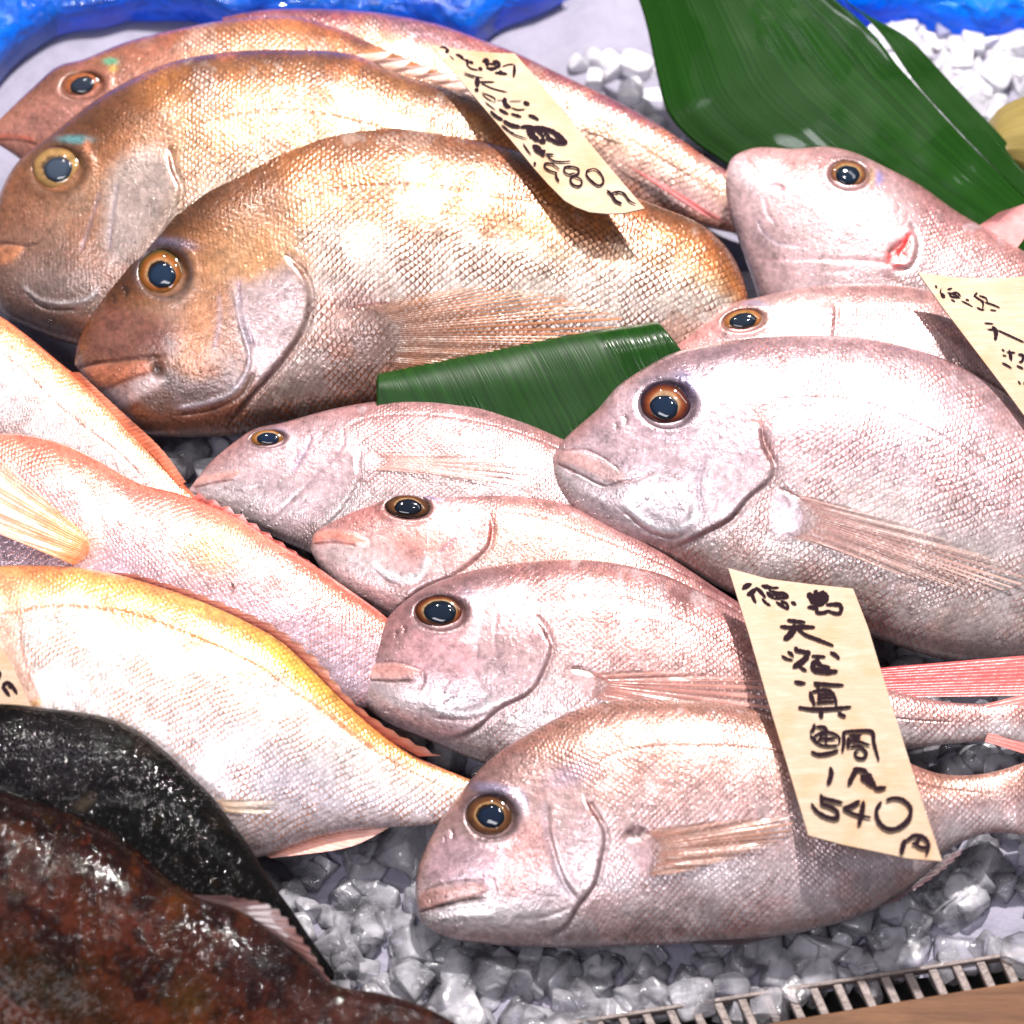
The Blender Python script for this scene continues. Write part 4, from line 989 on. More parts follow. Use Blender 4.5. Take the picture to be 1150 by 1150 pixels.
def ico(sub=2):
    import bmesh
    bm = bmesh.new(); bmesh.ops.create_icosphere(bm, subdivisions=sub, radius=1)
    V = np.array([v.co[:] for v in bm.verts]); F = np.array([[v.index for v in f.verts] for f in bm.faces]); bm.free(); return V, F
IV, IF = ico(3)
def chunk(c, r, seed):
    r_ = np.random.default_rng(seed)
    # a crushed lump: a sphere cut by random planes, then rounded
    V = IV.copy()
    cuts = [(np.eye(3)[i % 3] * (1 if i < 3 else -1) + r_.normal(size=3) * .16, r_.uniform(.46, .66)) for i in range(6)]
    cuts += [(r_.normal(size=3), r_.uniform(.62, .8)) for _ in range(5)]
    for n, d in cuts:
        n = n / np.linalg.norm(n)
        s = V @ n; ex = np.maximum(s - d, 0); V = V - n[None] * (ex * .99)[:, None]
    V *= r_.uniform(.75, 1.25, 3)[None]
    a = r_.uniform(0, 6.28, 3)
    ca, sa = np.cos(a), np.sin(a)
    Rz = np.array([[ca[0], -sa[0], 0], [sa[0], ca[0], 0], [0, 0, 1]]); Rx = np.array([[1, 0, 0], [0, ca[1], -sa[1]], [0, sa[1], ca[1]]])
    return (V @ (Rz @ Rx).T) * r + c
def ice_pile(name, label, regs, seed, sizes, zr, mat=None, kind='stuff'):
    r_ = np.random.default_rng(seed); VV, FF, k = [], [], 0
    for (poly, dens) in regs:
        P = at_z(poly, .0)[:, :2]
        lo, hi = P.min(0), P.max(0); n = int(dens * (hi - lo)[0] * (hi - lo)[1] * 1e4)
        pts = r_.uniform(lo, hi, (n, 2)); pts = pts[inside(pts, P)]
        for x in pts:
            r = r_.uniform(*sizes)
            c = np.array([x[0], x[1], bed_z(x[None])[0] - .008 + r_.uniform(*zr)])
            VV.append(chunk(c, r, r_.integers(1e9))); FF.append(IF + k); k += len(IV)
    o = mesh_np(name, np.vstack(VV), np.vstack(FF), mat or M_ICE, smooth=False); tag(o, label, 'ice', kind=kind); return o
ice_pile('crushed_ice', 'clear wet lumps of crushed ice in front of and between the fish', [
  ([(270, 900), (480, 880), (1200, 960), (1200, 1075), (640, 1170), (560, 1210), (300, 1210)], 1.35),
  ([(960, 690), (1200, 690), (1200, 960), (1000, 900)], 1.3),
  ([(180, 430), (330, 430), (440, 480), (440, 900), (180, 620)], .9),
  ([(410, 640), (560, 820), (540, 900), (400, 880)], .9)], 11, (.007, .0145), (.0, .0085))
ice_pile('crushed_ice', 'blurry white ice lumps behind the fish and the big green leaf', [
  ([(640, 60), (760, 60), (800, 190), (700, 130)], .7),
  ([(900, -40), (1250, -40), (1250, 260), (1080, 200)], 2.2)], 12, (.007, .014), (-.004, .008), M_ICE_W)

# ---- plastic film at the back
def film_mat(name='blue_plastic_film', ca=(6, 52, 165), cb=(0, 120, 225), tf=.35):
    k = NT(name); obj = k.n('TexCoord').outputs['Object']
    n1 = k.noise(obj, 18, 3)
    p = k.n('BsdfPrincipled'); k.set(p.inputs['Base Color'], k.ramp(n1, [(.3, tuple(lin(ca))), (.7, tuple(lin(cb)))]))
    p.inputs['Roughness'].default_value = .12; p.inputs['Coat Weight'].default_value = .6
    tr = k.n('BsdfTranslucent'); tr.inputs[0].default_value = tuple(lin((0, 130, 245))) + (1,)
    mx = k.n('MixShader'); mx.inputs[0].default_value = tf
    bm = k.n('Bump'); bm.inputs['Distance'].default_value = 1; bm.inputs['Strength'].default_value = .8
    k.set(bm.inputs['Height'], k.math('MULTIPLY', k.noise(obj, 45, 4, .6, dist=1.5), .012)); k.set(p.inputs['Normal'], bm.outputs[0])
    k.t.links.new(p.outputs[0], mx.inputs[1]); k.t.links.new(tr.outputs[0], mx.inputs[2]); k.t.links.new(mx.outputs[0], k.out.inputs[0]); return k.m
M_FILM = film_mat()
def film(edge, label, seed, z0=.012):
    E = cr(edge, 160); n2 = 50
    A = at_z(E, z0)
    P = A[:, None] + np.zeros((1, n2, 3)); t = np.linspace(0, 1, n2)
    P[:, :, 1] += t[None] * .22
    flat = P.reshape(-1, 3)
    zz = .03 * np.sqrt(t)[None] * (1 + 0 * A[:, :1]) + (noise(flat[:, :2] * 1000, 34, seed, 3).reshape(160, n2) - .5) * .03 * np.minimum(1, t * 5 + .15)[None]
    P[:, :, 2] += zz + .05 * t[None]
    # rolled lower edge
    P[:, 0, 2] -= .012
    o = mesh_np('plastic_sheet', P.reshape(-1, 3), grid_faces(160, n2), M_FILM)
    sm = o.modifiers.new('thickness', 'SOLIDIFY'); sm.thickness = .0006
    tag(o, label, 'plastic sheet', 'blue plastic film lining the stall'); return o
film([(-60, 120), (-20, 92), (9, 60), (27, 45), (61, 24), (113, 14), (146, 6), (190, 7), (219, 9), (240, 17), (265, 21), (304, 18), (350, 16), (420, 20), (489, 30), (526, 37), (544, 27), (563, 13), (606, -2), (640, -20)], 'crumpled blue plastic film behind the bronze fish at the upper left', 3)
M_FILM = film_mat('bright_blue_film', (0, 100, 225), (0, 160, 255), .6)
film([(930, -10), (961, 12), (1030, 13), (1057, 20), (1106, 27), (1130, 28), (1150, 21), (1210, 5)], 'bright blue plastic film behind the white ice at the upper right', 4)

# ---- leaves
def leaf_mat(name, c_a, c_b, wax=.0, vein_scale=1.0):
    k = NT(name); uv = k.n('UVMap', uv_map='UVMap').outputs[0]; obj = k.n('TexCoord').outputs['Object']
    mp = k.n('Mapping'); k.set(mp.inputs[0], uv); mp.inputs['Scale'].default_value = (.9, 60 * vein_scale, 1)
    v1 = k.noise(mp.outputs[0], 1.0, 3, .6)
    mp2 = k.n('Mapping'); k.set(mp2.inputs[0], uv); mp2.inputs['Scale'].default_value = (.6, 190 * vein_scale, 1)
    v2 = k.noise(mp2.outputs[0], 1.0, 2, .5)
    n1 = k.noise(obj, 14, 3)
    w = k.math('ADD', k.math('MULTIPLY', v1, .6), k.math('MULTIPLY', v2, .4))
    base = k.mix(k.ramp(w, [(.35, (0,) * 3), (.65, (1,) * 3)]), c4(*c_a), c4(*c_b))
    p = k.n('BsdfPrincipled'); k.set(p.inputs['Base Color'], base)
    wet = k.ramp(k.noise(obj, 22, 2), [(.46, (0,) * 3), (.5, (1,) * 3)])
    k.set(p.inputs['Roughness'], k.math('ADD', .22, k.math('MULTIPLY', wet, .22)))
    p.inputs['Specular IOR Level'].default_value = .14
    k.set(p.inputs['Coat Weight'], k.math('MULTIPLY', k.math('SUBTRACT', 1.0, wet), .3)); p.inputs['Coat Roughness'].default_value = .05
    if wax:
        pass
    bm = k.n('Bump'); bm.inputs['Distance'].default_value = 1; bm.inputs['Strength'].default_value = .6
    k.set(bm.inputs['Height'], k.math('MULTIPLY', w, .0006)); k.set(p.inputs['Normal'], bm.outputs[0])
    k.t.links.new(p.outputs[0], k.out.inputs[0]); return k.m
M_LEAF = leaf_mat('green_leaf', (9, 36, 4), (20, 55, 8))
M_LEAF_D = leaf_mat('green_leaf_cut', (8, 32, 5), (18, 52, 9), vein_scale=.7)
M_DRY = leaf_mat('dry_leaf', (84, 72, 34), (122, 106, 58))

def leaf(name, label, e0, e1, plane, mat, curve, group=None, skew=0, nu=120, nv=60, off=0, uvrot=False):
    """surface between two edges given base to tip; curve = bulge in metres across the width"""
    A, B = cr(e0, nu), cr(e1, nu)
    v = np.linspace(0, 1, nv)
    P = A[:, None] * (1 - v[None, :, None]) + B[:, None] * v[None, :, None]
    X = plane.at(P.reshape(-1, 2), off).reshape(nu, nv, 3)
    lift = curve(np.linspace(0, 1, nu)[:, None], v[None])
    lift = lift + (noise(P.reshape(-1, 2), 60, 3, 2).reshape(nu, nv) - .5) * .002
    if not uvrot: lift = lift + .00012 * np.sin(v * 330)[None]
    X = X + plane.n * lift[:, :, None]
    U, Vv = np.meshgrid(np.linspace(0, 1, nu), v, indexing='ij')
    if uvrot:
        q = P.reshape(-1, 2); a = math.radians(uvrot)
        uv = np.stack([(q[:, 0] * math.cos(a) + q[:, 1] * math.sin(a)) / 300, (-q[:, 0] * math.sin(a) + q[:, 1] * math.cos(a)) / 300], 1)
    else: uv = np.stack([U.ravel(), Vv.ravel()], 1)
    o = mesh_np(name, X.reshape(-1, 3), grid_faces(nu, nv), mat, None, uv)
    sm = o.modifiers.new('thickness', 'SOLIDIFY'); sm.thickness = .0006
    tag(o, label, 'leaf', group); return o

# big leaf: blade (left of the split) and the torn strip (right of it)
pl = Plane((950, 180), .036, 36, 0)
left = [(700, -60), (722, 0), (730, 29), (740, 80), (752, 125), (775, 153), (812, 180), (880, 225), (960, 265), (1060, 300), (1180, 330)]
midl = [(880, -60), (940, 0), (962, 18), (988, 45), (1008, 72), (1030, 96), (1062, 132), (1100, 172), (1140, 212), (1200, 270), (1240, 310)]
midr = [(905, -60), (950, 0), (972, 18), (994, 42), (1013, 70), (1031, 95), (1063, 131), (1101, 171), (1141, 211), (1201, 269), (1241, 309)]
right = [(925, -60), (951, 0), (976, 17), (1022, 43), (1051, 72), (1088, 112), (1124, 150), (1152, 183), (1190, 230), (1240, 280), (1270, 310)]
root = thing('green_leaf', 'large torn green leaf under the head of the bloody gilled bream', 'leaf', 'green leaves')
a = leaf('blade', '', left, midl, pl, M_LEAF, lambda u, v: .010 * np.sin(math.pi * v * .9) - .004 * v - .035 * (1 - u) ** 2 * np.sqrt(1 - v * .98)); a.parent = root
b = leaf('torn_strip', '', midr, right, pl, M_LEAF, lambda u, v: -.003 * v - .004 + .0 * u, nv=24); b.parent = root
for x in (a, b):
    for kk in ('label', 'category'):
        if kk in x: del x[kk]
# short cut leaf in the middle
pl = Plane((600, 440), .048, 27, 0)
leaf('green_leaf', 'short cut piece of green leaf lying on the belly of the largest bronze bream', [(423, 417), (471, 406), (544, 391), (636, 373), (738, 357)], [(423, 470), (480, 490), (560, 505), (660, 505), (800, 440)],
     pl, M_LEAF_D, lambda u, v: .012 * np.sqrt(np.clip(1 - (1 - np.clip(v * 2.2, 0, 1)) ** 2, 0, 1)) - .012 + .0 * u, 'green leaves', uvrot=62)
# dry leaf at the right edge
pl = Plane((1150, 150), .03, 20, -20)
leaf('dry_leaf', 'yellowish dry leaf curling at the right edge behind the large green leaf', [(1108, 140), (1122, 122), (1145, 110), (1200, 95)], [(1150, 200), (1170, 215), (1200, 220), (1240, 220)], pl, M_DRY, lambda u, v: .012 * np.sin(math.pi * v) + 0 * u)

# ---- wooden tags
def wood_mat(name, a, b, c, scale=1.0, ang=20, rough=.5, coat=.15):
    k = NT(name); obj = k.n('UVMap', uv_map='UVMap').outputs[0]
    mp = k.n('Mapping'); k.set(mp.inputs[0], obj); mp.inputs['Rotation'].default_value = (0, 0, math.radians(ang)); mp.inputs['Scale'].default_value = (2.2 * scale, 16 * scale, 1)
    n1 = k.noise(mp.outputs[0], 1.0, 5, .6, dist=.6)
    mp2 = k.n('Mapping'); k.set(mp2.inputs[0], obj); mp2.inputs['Rotation'].default_value = (0, 0, math.radians(ang)); mp2.inputs['Scale'].default_value = (8 * scale, 160 * scale, 1)
    n2 = k.noise(mp2.outputs[0], 1.0, 3, .6)
    n3 = k.noise(obj, 3.5, 3, .5)
    base = k.ramp(n1, [(.3, tuple(lin(a))), (.52, tuple(lin(b))), (.75, tuple(lin(a)))])
    base = k.mix(k.ramp(n3, [(.5, (0,) * 3), (.75, (.8,) * 3)]), base, c4(*c))
    base = k.mix(k.math('MULTIPLY', n2, .6), base, k.mix(.5, base, c4(*b), 'MULTIPLY'))
    p = k.n('BsdfPrincipled'); k.set(p.inputs['Base Color'], base); p.inputs['Roughness'].default_value = rough; p.inputs['Specular IOR Level'].default_value = .12
    p.inputs['Coat Weight'].default_value = coat * .3; p.inputs['Coat Roughness'].default_value = .25
    bm = k.n('Bump'); bm.inputs['Distance'].default_value = 1; bm.inputs['Strength'].default_value = .4
    k.set(bm.inputs['Height'], k.math('MULTIPLY', n2, .0006)); k.set(p.inputs['Normal'], bm.outputs[0])
    k.t.links.new(p.outputs[0], k.out.inputs[0]); return k.m
M_TAG = wood_mat('thin_wood', (168, 151, 136), (157, 135, 114), (166, 124, 90), ang=68)
M_INK = simple('black_ink', (28, 16, 22), .8)
M_INK.node_tree.nodes['Principled BSDF'].inputs['Specular IOR Level'].default_value = .05

def price_tag(label, outline, pl, strokes, sc, ox, oy, bend=None, mat=None):
    root = thing('price_tag', label, 'price tag', 'handwritten wooden price tags')
    import bmesh
    def place(p, off):
        p = np.asarray(p, float).reshape(-1, 2); X = pl.at(p, 0)
        o = off + (bend(p) if bend is not None else 0)
        return X + pl.n * np.reshape(o, (-1, 1)) if np.ndim(o) else X + pl.n * o
    # board: a fine grid of points clipped to the outline is not needed, the outline is triangulated after densifying
    O = np.asarray(outline, float)
    D = np.vstack([np.linspace(O[i], O[(i + 1) % len(O)], 14, endpoint=False) for i in range(len(O))])
    bm = bmesh.new()
    vs = [bm.verts.new(x) for x in np.column_stack([D, np.zeros(len(D))])]
    fc = bm.faces.new(vs)
    bmesh.ops.triangulate(bm, faces=[fc])
    bmesh.ops.subdivide_edges(bm, edges=bm.edges[:], cuts=2, use_grid_fill=True)
    bm.verts.ensure_lookup_table()
    q = np.array([v.co[:2] for v in bm.verts])
    F = [[v.index for v in f.verts] for f in bm.faces]; bm.free()
    X = place(q, 0)
    me = bpy.data.meshes.new('board'); me.from_pydata([tuple(x) for x in X], [], F)
    uvl = me.uv_layers.new(name='UVMap'); qq = q / 150.0
    for l in me.loops: uvl.data[l.index].uv = qq[l.vertex_index]
    me.materials.append(mat or M_TAG)
    for p_ in me.polygons: p_.use_smooth = False
    me.update()
    o = bpy.data.objects.new('board', me); COL.objects.link(o); o.parent = root
    # make sure the solid grows away from the viewer
    nn = np.mean([np.array(p_.normal) for p_ in me.polygons], axis=0)
    sm = o.modifiers.new('thickness', 'SOLIDIFY'); sm.thickness = .0009; sm.offset = -1 if nn @ pl.n > 0 else 1
    VV, FF = [], []; k = 0; r_ = np.random.default_rng(abs(int(O[0][0])))
    for i, (w, pts) in enumerate(strokes):
        P = np.asarray(pts, float) / sc + [ox, oy]; n = max(10, int(np.linalg.norm(np.diff(P, axis=0), axis=1).sum() / 1.2))
        C = cr(P, n); T = np.gradient(C, axis=0); T /= np.linalg.norm(T, axis=1)[:, None] + 1e-9
        N = np.stack([-T[:, 1], T[:, 0]], 1); t = np.linspace(0, 1, n)
        wd = w * 1.18 / sc / 2 * (.72 + .4 * np.sin(math.pi * np.clip(t * 1.05, 0, 1)) ** .7) * (1 + .16 * (r_.random(n) - .5) * 2)
        wd *= np.minimum(1, np.sqrt(np.minimum(t, 1 - t) * n / 2.2 + .12))
        off = .0003 + i * .000012
        L, R = place(C + N * wd[:, None], off), place(C - N * wd[:, None], off)
        VV.append(np.stack([L, R], 1).reshape(-1, 3)); FF.append(grid_faces(n, 2) + k); k += 2 * n
    if VV: mesh_np('lettering', np.vstack(VV), np.vstack(FF), M_INK, root)
    return root

S2 = 1150 / 150.0
T2a = [ # upper half, crop (815,640) x7.667: toku shima / ten nen
 (34, [(140, 170), (180, 140), (225, 122)]), (34, [(180, 220), (225, 195), (262, 160)]), (26, [(222, 200), (240, 250), (262, 292)]),
 (24, [(255, 150), (300, 190), (345, 245)]), (20, [(310, 245), (345, 285), (388, 312)]), (26, [(305, 135), (350, 148), (400, 150)]), (18, [(350, 125), (375, 160), (385, 195)]), (16, [(380, 158), (460, 155)]),
 (26, [(350, 190), (385, 225), (420, 250)]), (24, [(385, 185), (440, 200), (500, 205), (545, 230)]), (22, [(400, 215), (450, 212), (520, 215)]), (22, [(410, 250), (470, 245), (545, 238)]), (18, [(430, 200), (440, 245)]),
 (22, [(430, 275), (480, 310), (540, 345)]), (20, [(470, 270), (520, 290), (545, 340)]), (18, [(480, 270), (500, 300)]), (24, [(560, 278), (585, 290), (608, 305)]),
 (50, [(700, 205), (740, 240), (760, 300)]), (48, [(760, 190), (800, 240), (820, 300)]), (50, [(800, 200), (850, 225), (860, 290)]), (30, [(770, 175), (775, 195)]), (44, [(740, 270), (800, 290), (860, 270)]), (26, [(700, 325), (740, 325), (800, 345)]),
 (26, [(770, 340), (790, 370), (850, 370), (885, 350)]), (28, [(860, 305), (930, 300), (980, 305), (995, 345), (975, 378), (920, 372), (870, 350)]),
 (28, [(525, 435), (600, 447), (688, 455)]), (30, [(465, 490), (560, 500), (680, 495), (770, 497)]), (44, [(592, 470), (580, 520), (545, 570), (495, 605)]), (26, [(610, 505), (680, 560), (780, 600), (930, 658)]),
 (24, [(530, 705), (560, 725), (585, 755)]), (20, [(478, 740), (520, 768), (580, 782)]), (30, [(595, 665), (610, 700), (605, 715)]), (30, [(590, 700), (650, 705), (720, 725)]), (42, [(715, 735), (660, 790), (575, 845)]), (30, [(690, 700), (730, 730)]),
 (24, [(625, 820), (660, 855), (700, 875)]), (24, [(735, 745), (800, 750), (862, 752)]), (30, [(790, 740), (790, 790), (820, 830), (900, 845)]), (40, [(780, 780), (750, 820), (760, 860), (830, 880), (965, 878)]), (26, [(895, 712), (940, 735), (980, 772)]),
 (28, [(585, 965), (640, 978), (690, 980)]), (28, [(760, 980), (880, 993), (1018, 997)]), (30, [(755, 970), (790, 1000), (800, 1040)]),
]
T2b = [ # lower half, crop (870,750) x5.225: shin tai / 1 / 540 yen
 (20, [(205, 140), (215, 175), (235, 225)]), (18, [(215, 145), (280, 135), (330, 145), (355, 190), (362, 235)]), (14, [(250, 165), (300, 160), (345, 165)]), (14, [(245, 190), (300, 180), (345, 185)]), (14, [(240, 212), (300, 205), (350, 205)]), (14, [(255, 150), (265, 215)]),
 (20, [(135, 235), (220, 247), (330, 245), (450, 232)]), (22, [(262, 262), (272, 280), (272, 300)]), (20, [(368, 265), (390, 280), (418, 290)]),
 (18, [(232, 330), (225, 365), (205, 385)]), (18, [(240, 350), (290, 355), (300, 375), (260, 405)]), (16, [(205, 400), (235, 430), (250, 455)]), (14, [(225, 410), (270, 385), (330, 385), (378, 415), (375, 455)]), (14, [(250, 425), (300, 420), (360, 420)]), (14, [(300, 390), (300, 460)]), (13, [(245, 450), (300, 462), (375, 460)]), (14, [(275, 400), (250, 445)]),
 (20, [(210, 495), (250, 512), (310, 508), (375, 488)]),
 (17, [(400, 375), (405, 430), (395, 500)]), (18, [(400, 380), (480, 375), (570, 382), (580, 440), (610, 550)]), (14, [(430, 405), (480, 405), (510, 400)]), (16, [(460, 390), (465, 450)]), (14, [(425, 435), (480, 435), (560, 460)]), (18, [(430, 410), (430, 480)]), (16, [(440, 470), (490, 465), (535, 505), (520, 535), (480, 530), (470, 500), (500, 485)]), (14, [(480, 410), (500, 450)]),
 (24, [(325, 585), (330, 630), (310, 692)]),
 (24, [(480, 595), (455, 640), (430, 695)]), (26, [(455, 600), (510, 605), (545, 620)]), (34, [(500, 640), (545, 665), (580, 700)]), (30, [(545, 620), (560, 660), (590, 710)]), (20, [(580, 715), (620, 712), (655, 705)]),
 (18, [(268, 745), (275, 780), (265, 805)]), (20, [(265, 765), (320, 780), (400, 798)]), (20, [(265, 805), (320, 820), (365, 850), (365, 885), (320, 885), (250, 850), (212, 800)]),
 (22, [(500, 785), (450, 815), (395, 830)]), (16, [(395, 832), (470, 865), (565, 885)]), (24, [(520, 785), (510, 850), (490, 935)]),
 (22, [(625, 790), (595, 840), (610, 910), (660, 950), (720, 945), (785, 890), (795, 830), (750, 780), (690, 770), (650, 785)]),
 (26, [(765, 1010), (750, 1050), (740, 1100)]), (20, [(770, 1020), (815, 990), (870, 1000), (900, 1040), (885, 1105)]), (18, [(820, 1040), (860, 1060), (905, 1060)]), (18, [(800, 1040), (850, 1030)]), (14, [(850, 1000), (825, 1040)]),
]
def merge(*sets):
    out = []
    for st, sc, ox, oy in sets:
        for w, pts in st: out.append((w / sc, [(x / sc + ox, y / sc + oy) for x, y in pts]))
    return out
st = merge((T2a, S2, 815, 640), (T2b, 5.225, 870, 750))
price_tag('thin wooden price tag reading 540 yen, standing over the two foremost bream', [(818, 638), (862, 650), (910, 656), (958, 661), (975, 705), (990, 755), (1012, 825), (1034, 895), (1058, 967), (1020, 964), (988, 957), (945, 948), (908, 938), (893, 888), (878, 838), (862, 785), (842, 715)],
          Plane((985, 958), .058, 3, 0), st, 1, 0, 0)

S1 = 1150 / 140.0
T1a = [ # crop (480,40) x8.214
 (14, [(110, 105), (160, 112), (205, 140)]), (26, [(165, 155), (200, 140)]), (8, [(205, 185), (245, 225)]), (22, [(260, 175), (300, 190), (340, 225)]), (22, [(340, 225), (375, 240), (360, 275)]), (14, [(300, 180), (310, 205)]), (22, [(385, 240), (425, 260)]), (14, [(360, 270), (400, 305), (470, 322)]), (26, [(470, 300), (510, 318)]),
 (38, [(505, 240), (545, 235), (555, 290)]), (24, [(540, 300), (600, 310), (650, 290), (670, 290)]), (26, [(600, 240), (650, 250), (670, 300)]), (16, [(570, 262), (640, 270)]), (22, [(620, 345), (680, 350), (740, 358)]), (18, [(660, 325), (700, 350)]), (10, [(690, 290), (750, 270), (800, 268)]), (22, [(803, 270), (803, 330), (795, 390)]),
 (7, [(335, 340), (430, 375), (520, 395)]), (7, [(335, 360), (440, 400)]), (38, [(460, 385), (462, 480)]), (24, [(435, 500), (475, 510)]), (12, [(480, 430), (620, 432)]), (10, [(490, 440), (600, 490), (740, 528)]),
 (8, [(500, 540), (560, 590), (620, 620)]), (10, [(500, 530), (570, 555), (625, 590), (620, 625)]), (40, [(690, 600), (735, 610)]), (34, [(710, 610), (730, 650), (770, 665)]), (10, [(770, 665), (830, 688), (905, 685)]), (7, [(640, 602), (700, 602)]), (7, [(750, 612), (870, 608)]), (30, [(885, 620), (945, 640)]), (9, [(530, 615), (580, 655), (630, 690)]), (20, [(660, 680), (700, 705), (750, 730)]), (18, [(770, 725), (820, 740), (870, 755)]), (24, [(930, 738), (980, 755), (1030, 785)]),
 (24, [(580, 700), (640, 755), (700, 785)]), (30, [(700, 790), (770, 830), (860, 850)]), (30, [(860, 850), (930, 845), (1000, 870), (1150, 890)]), (10, [(680, 830), (740, 880), (800, 905)]),
]
S1b = 1150 / 180.0
T1b = [ # crop (560,110) x6.389
 (34, [(205, 215), (240, 270), (290, 315)]), (24, [(210, 215), (330, 225), (430, 270), (495, 330)]), (30, [(390, 250), (440, 290), (490, 332)]), (16, [(270, 240), (310, 270), (330, 310)]), (16, [(320, 260), (350, 270), (370, 300)]), (24, [(290, 310), (340, 322)]), (22, [(360, 290), (420, 325), (490, 332)]), (12, [(335, 290), (375, 315)]),
 (8, [(30, 200), (100, 260), (205, 300)]),
 (9, [(175, 330), (200, 370), (235, 415)]), (20, [(240, 350), (290, 355)]), (22, [(250, 365), (300, 400), (330, 425)]), (16, [(290, 350), (310, 410)]), (14, [(275, 385), (340, 385)]), (14, [(330, 380), (320, 420)]), (12, [(330, 410), (400, 412)]), (10, [(345, 415), (390, 455), (450, 465), (520, 460)]),
 (14, [(255, 465), (265, 490)]),
 (11, [(425, 545), (370, 530), (330, 500), (335, 478), (380, 480), (440, 520)]), (15, [(410, 540), (415, 575), (435, 608)]),
 (12, [(550, 545), (500, 555), (470, 530), (475, 505), (520, 500), (570, 515), (575, 545), (530, 570), (515, 590), (530, 625), (575, 640), (598, 620), (590, 590), (540, 570)]),
 (12, [(680, 515), (635, 530), (630, 555), (670, 605), (720, 635), (750, 615), (745, 570), (700, 520), (660, 515)]),
 (16, [(775, 668), (810, 700), (840, 745), (885, 768)]), (11, [(800, 695), (850, 680), (895, 690), (940, 745), (985, 768)]), (12, [(845, 675), (850, 695)]), (14, [(840, 745), (885, 768)]),
]
st = merge((T1a, S1, 480, 40), (T1b, S1b, 560, 110))
price_tag('blurry wooden price tag reading 1980 yen, standing above the bronze bream', [(484, 50), (520, 56), (552, 59), (578, 60), (592, 76), (612, 99), (650, 146), (690, 194), (724, 234), (702, 239), (683, 240), (662, 238), (646, 232), (634, 225), (616, 207), (600, 189), (582, 167), (558, 138), (536, 112), (512, 84), (498, 68)],
          Plane((690, 238), .086, 4, -3), st, 1, 0, 0)
S3 = 1150 / 190.0
T3 = [ # crop (1000,290) x6.05
 (12, [(305, 185), (315, 205)]), (9, [(345, 205), (340, 235), (372, 270)]), (20, [(345, 240), (368, 272)]), (11, [(385, 215), (420, 205)]), (10, [(385, 235), (440, 250), (475, 275)]), (10, [(405, 245), (450, 235), (480, 262)]), (10, [(395, 240), (410, 260), (470, 272)]), (8, [(410, 280), (440, 298)]), (8, [(480, 290), (520, 310), (560, 332)]), (10, [(510, 280), (535, 290)]),
 (11, [(590, 235), (565, 262)]), (9, [(565, 255), (610, 285), (640, 300)]), (9, [(600, 255), (650, 275), (660, 310)]), (10, [(600, 275), (625, 300), (632, 330)]), (9, [(640, 300), (700, 320), (745, 340)]), (9, [(585, 335), (620, 352), (640, 350)]), (9, [(632, 300), (625, 350)]), (7, [(675, 352), (722, 360)]),
 (8, [(635, 442), (700, 448)]), (8, [(655, 485), (720, 490)]), (22, [(690, 465), (715, 500), (712, 560)]), (10, [(725, 490), (780, 515), (910, 575)]),
 (8, [(755, 620), (775, 635)]), (7, [(760, 660), (790, 668)]), (18, [(805, 625), (815, 665), (822, 700)]), (9, [(785, 640), (850, 645)]), (14, [(865, 655), (900, 665), (890, 705), (870, 705)]), (10, [(755, 712), (790, 730), (825, 752)]), (10, [(855, 732), (905, 755)]), (8, [(865, 835), (885, 860)]),
 (18, [(920, 640), (980, 700)]), (16, [(900, 850), (1000, 860)]), (16, [(940, 800), (980, 940)]), (14, [(930, 900), (1040, 910)]), (16, [(960, 1000), (1080, 1050), (1100, 1160)]),
]
price_tag('wooden price tag running out at the right edge, below the bloody gilled bream', [(1031, 306), (1080, 312), (1130, 312), (1200, 306), (1240, 380), (1290, 480), (1320, 560), (1260, 560), (1200, 540), (1150, 466), (1128, 436), (1090, 386), (1058, 344)],
          Plane((1050, 330), .075, 6, 0), merge((T3, S3, 1000, 290)), 1, 0, 0)
price_tag('corner of a wooden price tag at the left edge, lying on the yellow backed fish', [(-60, 700), (-10, 722), (4, 730), (16, 752), (28, 778), (38, 800), (10, 812), (-40, 815), (-90, 800)],
          Plane((10, 790), .068, 8, 0), merge(([(42, [(130, 950), (80, 880), (45, 820), (90, 770), (140, 790), (190, 860), (225, 920)]), (26, [(100, 800), (150, 850)]), (30, [(-30, 600), (0, 650), (-10, 740)])], 11.5, 0, 700)), 1, 0, 0)

# ---- metal grate and wooden board at the bottom right
M_METAL = simple('stainless_steel', (104, 94, 92), .5, metal=.15, spec=.2, bump=.0015, bscale=300, var=.4, vscale=120)
M_HOLE = simple('black_gutter', (6, 6, 7), .6)
M_BOARD = wood_mat('weathered_plank', (112, 78, 54), (84, 56, 38), (94, 62, 52), scale=1.0, ang=-8, rough=.6, coat=.1)
root = thing('drain_grate', 'slotted stainless steel grate strip between the ice and the wooden plank', 'grate')
zt = .004
def top_px(x): return 1137 + (x - 730) * (1071.5 - 1137) / 420.0
def prism(poly3, down, name, mat, parent=None, uv=None):
    P = np.asarray(poly3); n = len(P); V = np.vstack([P, P + down])
    me = bpy.data.meshes.new(name)
    me.from_pydata([tuple(v) for v in V], [], [list(range(n)), list(range(2 * n - 1, n - 1, -1))] + [[i, (i + 1) % n, (i + 1) % n + n, i + n][::-1] for i in range(n)])
    me.materials.append(mat); me.update()
    l = me.uv_layers.new(name='UVMap')
    for lp in me.loops: l.data[lp.index].uv = (V[lp.vertex_index][0] * 6, V[lp.vertex_index][1] * 6)
    o = bpy.data.objects.new(name, me); COL.objects.link(o)
    if parent: o.parent = parent
    bv = o.modifiers.new('bevel', 'BEVEL'); bv.width = .0006; bv.segments = 2; bv.limit_method = 'ANGLE'
    return o
DN = np.array([0, 0, -1.0])
